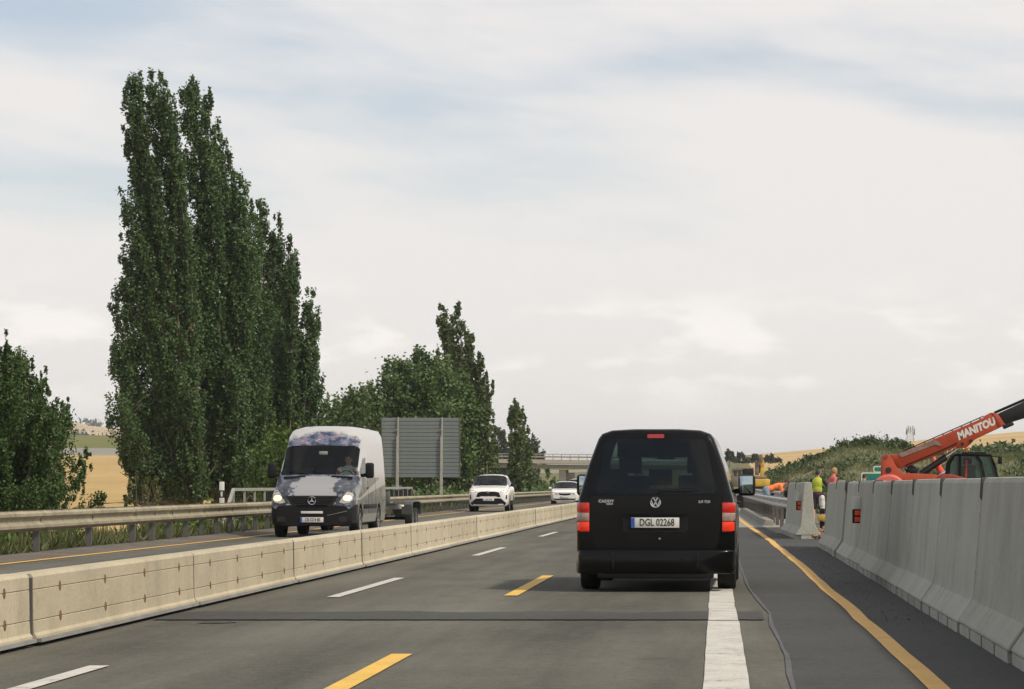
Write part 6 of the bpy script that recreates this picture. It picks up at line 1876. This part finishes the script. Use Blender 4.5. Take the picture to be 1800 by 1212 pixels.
    # hair: a cap over skull and nape
    hb = MB(); n0 = 0; hb.sphere((0, 0, 0), 1, 20, 14)
    vs = []
    for p in hb.v:
        p = Vector(p); k = 1.0
        q = head + hd * .010 - hf * .006 + hx * p.x * .080 + hf * p.y * .099 + hd * p.z * .120
        vs.append(q)
    keep = [f_ for f_ in hb.f if np.mean([(hb.v[i][2] + (-.9 * hb.v[i][1]) * .75) for i in f_]) > -.02 + .0]
    hb2 = MB(); hb2.v = [tuple(v * scale) for v in vs]; hb2.f = keep
    hb2.build('hair', M[hair], t)
    for s in (-1, 1):
        MB().sphere((head + hx * s * .030 + hf * .079 + hd * .012) * scale, .0115 * scale, 8, 6).build('eye', M['ink'], t)
    return t

vest = cloth('fluorescent yellow vest', (.40, .46, .045)); black_c = cloth('black cotton', (.014, .014, .015))
plaid = NT('dark plaid cloth')
pv = plaid.coord('Object', (16, 16, 16)); wv = plaid.n('ShaderNodeTexChecker'); plaid.l(pv, wv.inputs['Vector']); wv.inputs['Scale'].default_value = 1.0
wv.inputs[1].default_value = (.10, .035, .04, 1); wv.inputs[2].default_value = (.028, .026, .055, 1)
plaid.bsdf(wv.outputs[0], .9)
pink = cloth('washed red shirt', (.55, .135, .105)); denim = cloth('denim', (.055, .085, .14)); jeans = cloth('pale jeans', (.19, .25, .31)); orange_c = cloth('orange shirt', (.78, .20, .055))
red_c = cloth('bright red shirt', (.62, .06, .035)); navy_c = cloth('navy cloth', (.018, .026, .085)); grey_c = cloth('grey cloth', (.14, .14, .15))
def px_at(px, Y, z=0.0): return ((px - VX) / FPX * Y, Y, z)
V = Vector
person(px_at(1437, 88), R(-14), 'worker in fluorescent yellow vest and dark shorts, back turned, in the barrier gap',
       bend=.06, nod=.12, arms={1: (V((.17, .0, -.22)), V((.15, .16, -.40))), -1: (V((-.08, .10, -.26)), V((-.02, .30, -.42)))}, shirt=vest, lower=plaid.m, sleeve_mat=black_c, sleeves=.75, scale=.97)
person(px_at(1463, 89.5), R(-72), 'bareheaded worker in pink red shirt and denim shorts in the barrier gap',
       bend=.10, nod=.18, arms={-1: (V((-.07, -.10, -.25)), V((.0, .12, -.40))), 1: (V((.06, -.07, -.27)), V((.04, .14, -.44)))}, skin='skin_tan', hair='hair_fair', shirt=pink, lower=denim, sleeves=.6, scale=1.02)
person(px_at(1360, 98), R(-84), 'worker in orange shirt and pale jeans bending forward behind the steel guardrail',
       bend=1.28, nod=.35, arms={-1: (V((0, .05, -.27)), V((0, .12, -.52))), 1: (V((0, .05, -.27)), V((0, .15, -.50)))}, shirt=orange_c, lower=jeans, shorts=False, sleeves=.6, legs={-1: (V((-.12, -.06, .52)), V((-.13, -.14, .085))), 1: (V((.12, -.14, .52)), V((.12, -.22, .085)))}, scale=1.10)
person(px_at(1352, 103.5), R(-60), 'stooping worker in navy clothes partly hidden by the worker in orange shirt',
       bend=1.05, arms={-1: (V((0, .10, -.26)), V((.02, .18, -.50))), 1: (V((0, .10, -.26)), V((-.02, .2, -.50)))}, shirt=navy_c, lower=navy_c, shorts=False, scale=.80, crouch=.1)
person(px_at(1383, 100), R(150), 'worker in black clothes bending down behind the freestanding barrier',
       bend=1.35, arms={-1: (V((-.04, .10, -.26)), V((0, .22, -.46))), 1: (V((.04, .10, -.26)), V((0, .22, -.46)))}, shirt=black_c, lower=black_c, shorts=False, scale=.94, sleeves=.95)
person(px_at(1517.5, 94), R(-20), 'dark haired person whose head just shows over the long concrete wall beside the green signs',
       bend=.32, nod=.2, shirt=grey_c, lower=denim, shorts=False, skin='skin_tan', scale=.93)
hp = px_at(1650, 85.2)
vs = []; fs = []
for i in range(17):
    for j in range(13):
        x = -1.3 + 2.6 * i / 16; y = -1.0 + 2.0 * j / 12
        k = max(0, 1 - (max(abs(x) / 1.3, abs(y) / 1.0)) ** 3)
        vs.append((hp[0] + x, hp[1] + 1.6 + y, -.05 + .62 * min(1, k * 1.3) + (rng.uniform(-.03, .03) if 0 < k < .7 else 0)))
for i in range(16):
    for j in range(12): q = i * 13 + j; fs.append((q, q + 13, q + 14, q + 1))
me = bpy.data.meshes.new('soil_heap'); me.from_pydata(vs, [], fs); tag(link_mesh('soil_heap', me, sm), kind='structure')
person((hp[0] * 86.8 / 85.2, 86.8, .57), R(80), 'worker in bright red shirt with pale belt leaning behind the raised red boom',
       bend=.50, nod=.1, arms={1: (V((.06, -.10, -.26)), V((.08, -.22, -.46))), -1: (V((-.05, .12, -.24)), V((-.04, .3, -.36)))}, skin='skin_tan', shirt=red_c, lower=denim, shorts=False, band=M['plate_white'], sleeves=.5)

# driver of the high van, seated behind the wheel
person((-9.25 + .57, 67.05, .19), R(180), 'driver in pale shirt seen through the windscreen of the high roofed van', bend=-.12, nod=.1,
       arms={-1: (V((-.08, .18, -.22)), V((-.02, .36, -.10))), 1: (V((.08, .18, -.22)), V((.02, .36, -.10)))},
       legs={-1: (V((-.14, .44, .88)), V((-.14, .55, .50))), 1: (V((.14, .44, .88)), V((.14, .55, .50)))}, shirt=cloth('pale shirt', (.42, .41, .38)), lower=jeans, shorts=False, group='drivers')
# tamping rammer in the gap
RY = 73.0; RS = FPX / RY
t = empty('rammer', px_at(1446, RY), 0, 'yellow tamping rammer with white upright tank standing in the barrier gap', 'machine')
def rp(px, py): return ((px - 1446) / RS, 1.2 - (py - VY) / RS)
a, c = rp(1445, 894), rp(1444.5, 873)
MB().tube([(a[0], 0, a[1]), (a[0], 0, (a[1] + c[1]) / 2), (c[0], 0, c[1]), (c[0], 0, c[1] + .03)], [.075, .078, .072, .04], 14).build('tank', M['plate_white'], t)
for z in (.66, .82): MB().lathe([(z - .006, .080), (z + .006, .080)], 14, 'z', (a[0], 0, 0)).build('tank_band', M['rail_grey'], t)
MB().box((rp(1445, 899)[0], 0, rp(1445, 899)[1]), (.13, .2, .14)).build('engine', M['black_steel'], t, bevel=.02)
MB().sphere((rp(1440, 899)[0], -.02, rp(1440, 899)[1]), .035, 10, 8).build('filter', M['plate_white'], t)
MB().box((rp(1446, 911)[0], 0, rp(1446, 911)[1]), (.25, .3, .14)).build('housing', M['yellow_machine'], t, bevel=.025)
MB().tube([(rp(1447, 917)[0], 0, rp(1447, 917)[1]), (rp(1447, 933)[0], 0, .08)], [.10, .085], 12).build('bellows', M['black_steel'], t)
MB().box((.01, 0, .035), (.26, .34, .06)).build('foot_plate', M['grey_steel'], t, bevel=.01)
MB().tube([(-.05, -.12, .5), (-.17, -.2, .85), (.0, -.24, .98), (.16, -.2, .85), (.08, -.12, .5)], .017, 8).build('handle', M['black_steel'], t)
# broken stones in the gap
b = MB()
for k in range(70):
    b.sphere((2.45 + rng.gauss(0, .28), 66.5 + rng.uniform(-5, 6), rng.uniform(0.0, .10)), rng.uniform(.03, .09), 6, 4, (1, rng.uniform(.7, 1.4), rng.uniform(.5, .9)))
tag(b.build('rubble', plain('brown rubble', (.19, .12, .07), .95, 0, .4, 6, .3), smooth=0), kind='stuff')

# ------------------------------------------------------------------ thin summer haze
hz = NT('haze')
pv_ = hz.n('ShaderNodeVolumePrincipled')
pv_.inputs['Color'].default_value = (.955, .965, .98, 1)
pv_.inputs['Density'].default_value = .00012
pv_.inputs['Anisotropy'].default_value = .3
hz.l(pv_.outputs[0], hz.out.inputs['Volume'])
mb = MB().box((0, 4470, 37), (12200, 9260, 92))
tag(mb.build('haze', hz.m, smooth=0), kind='stuff')
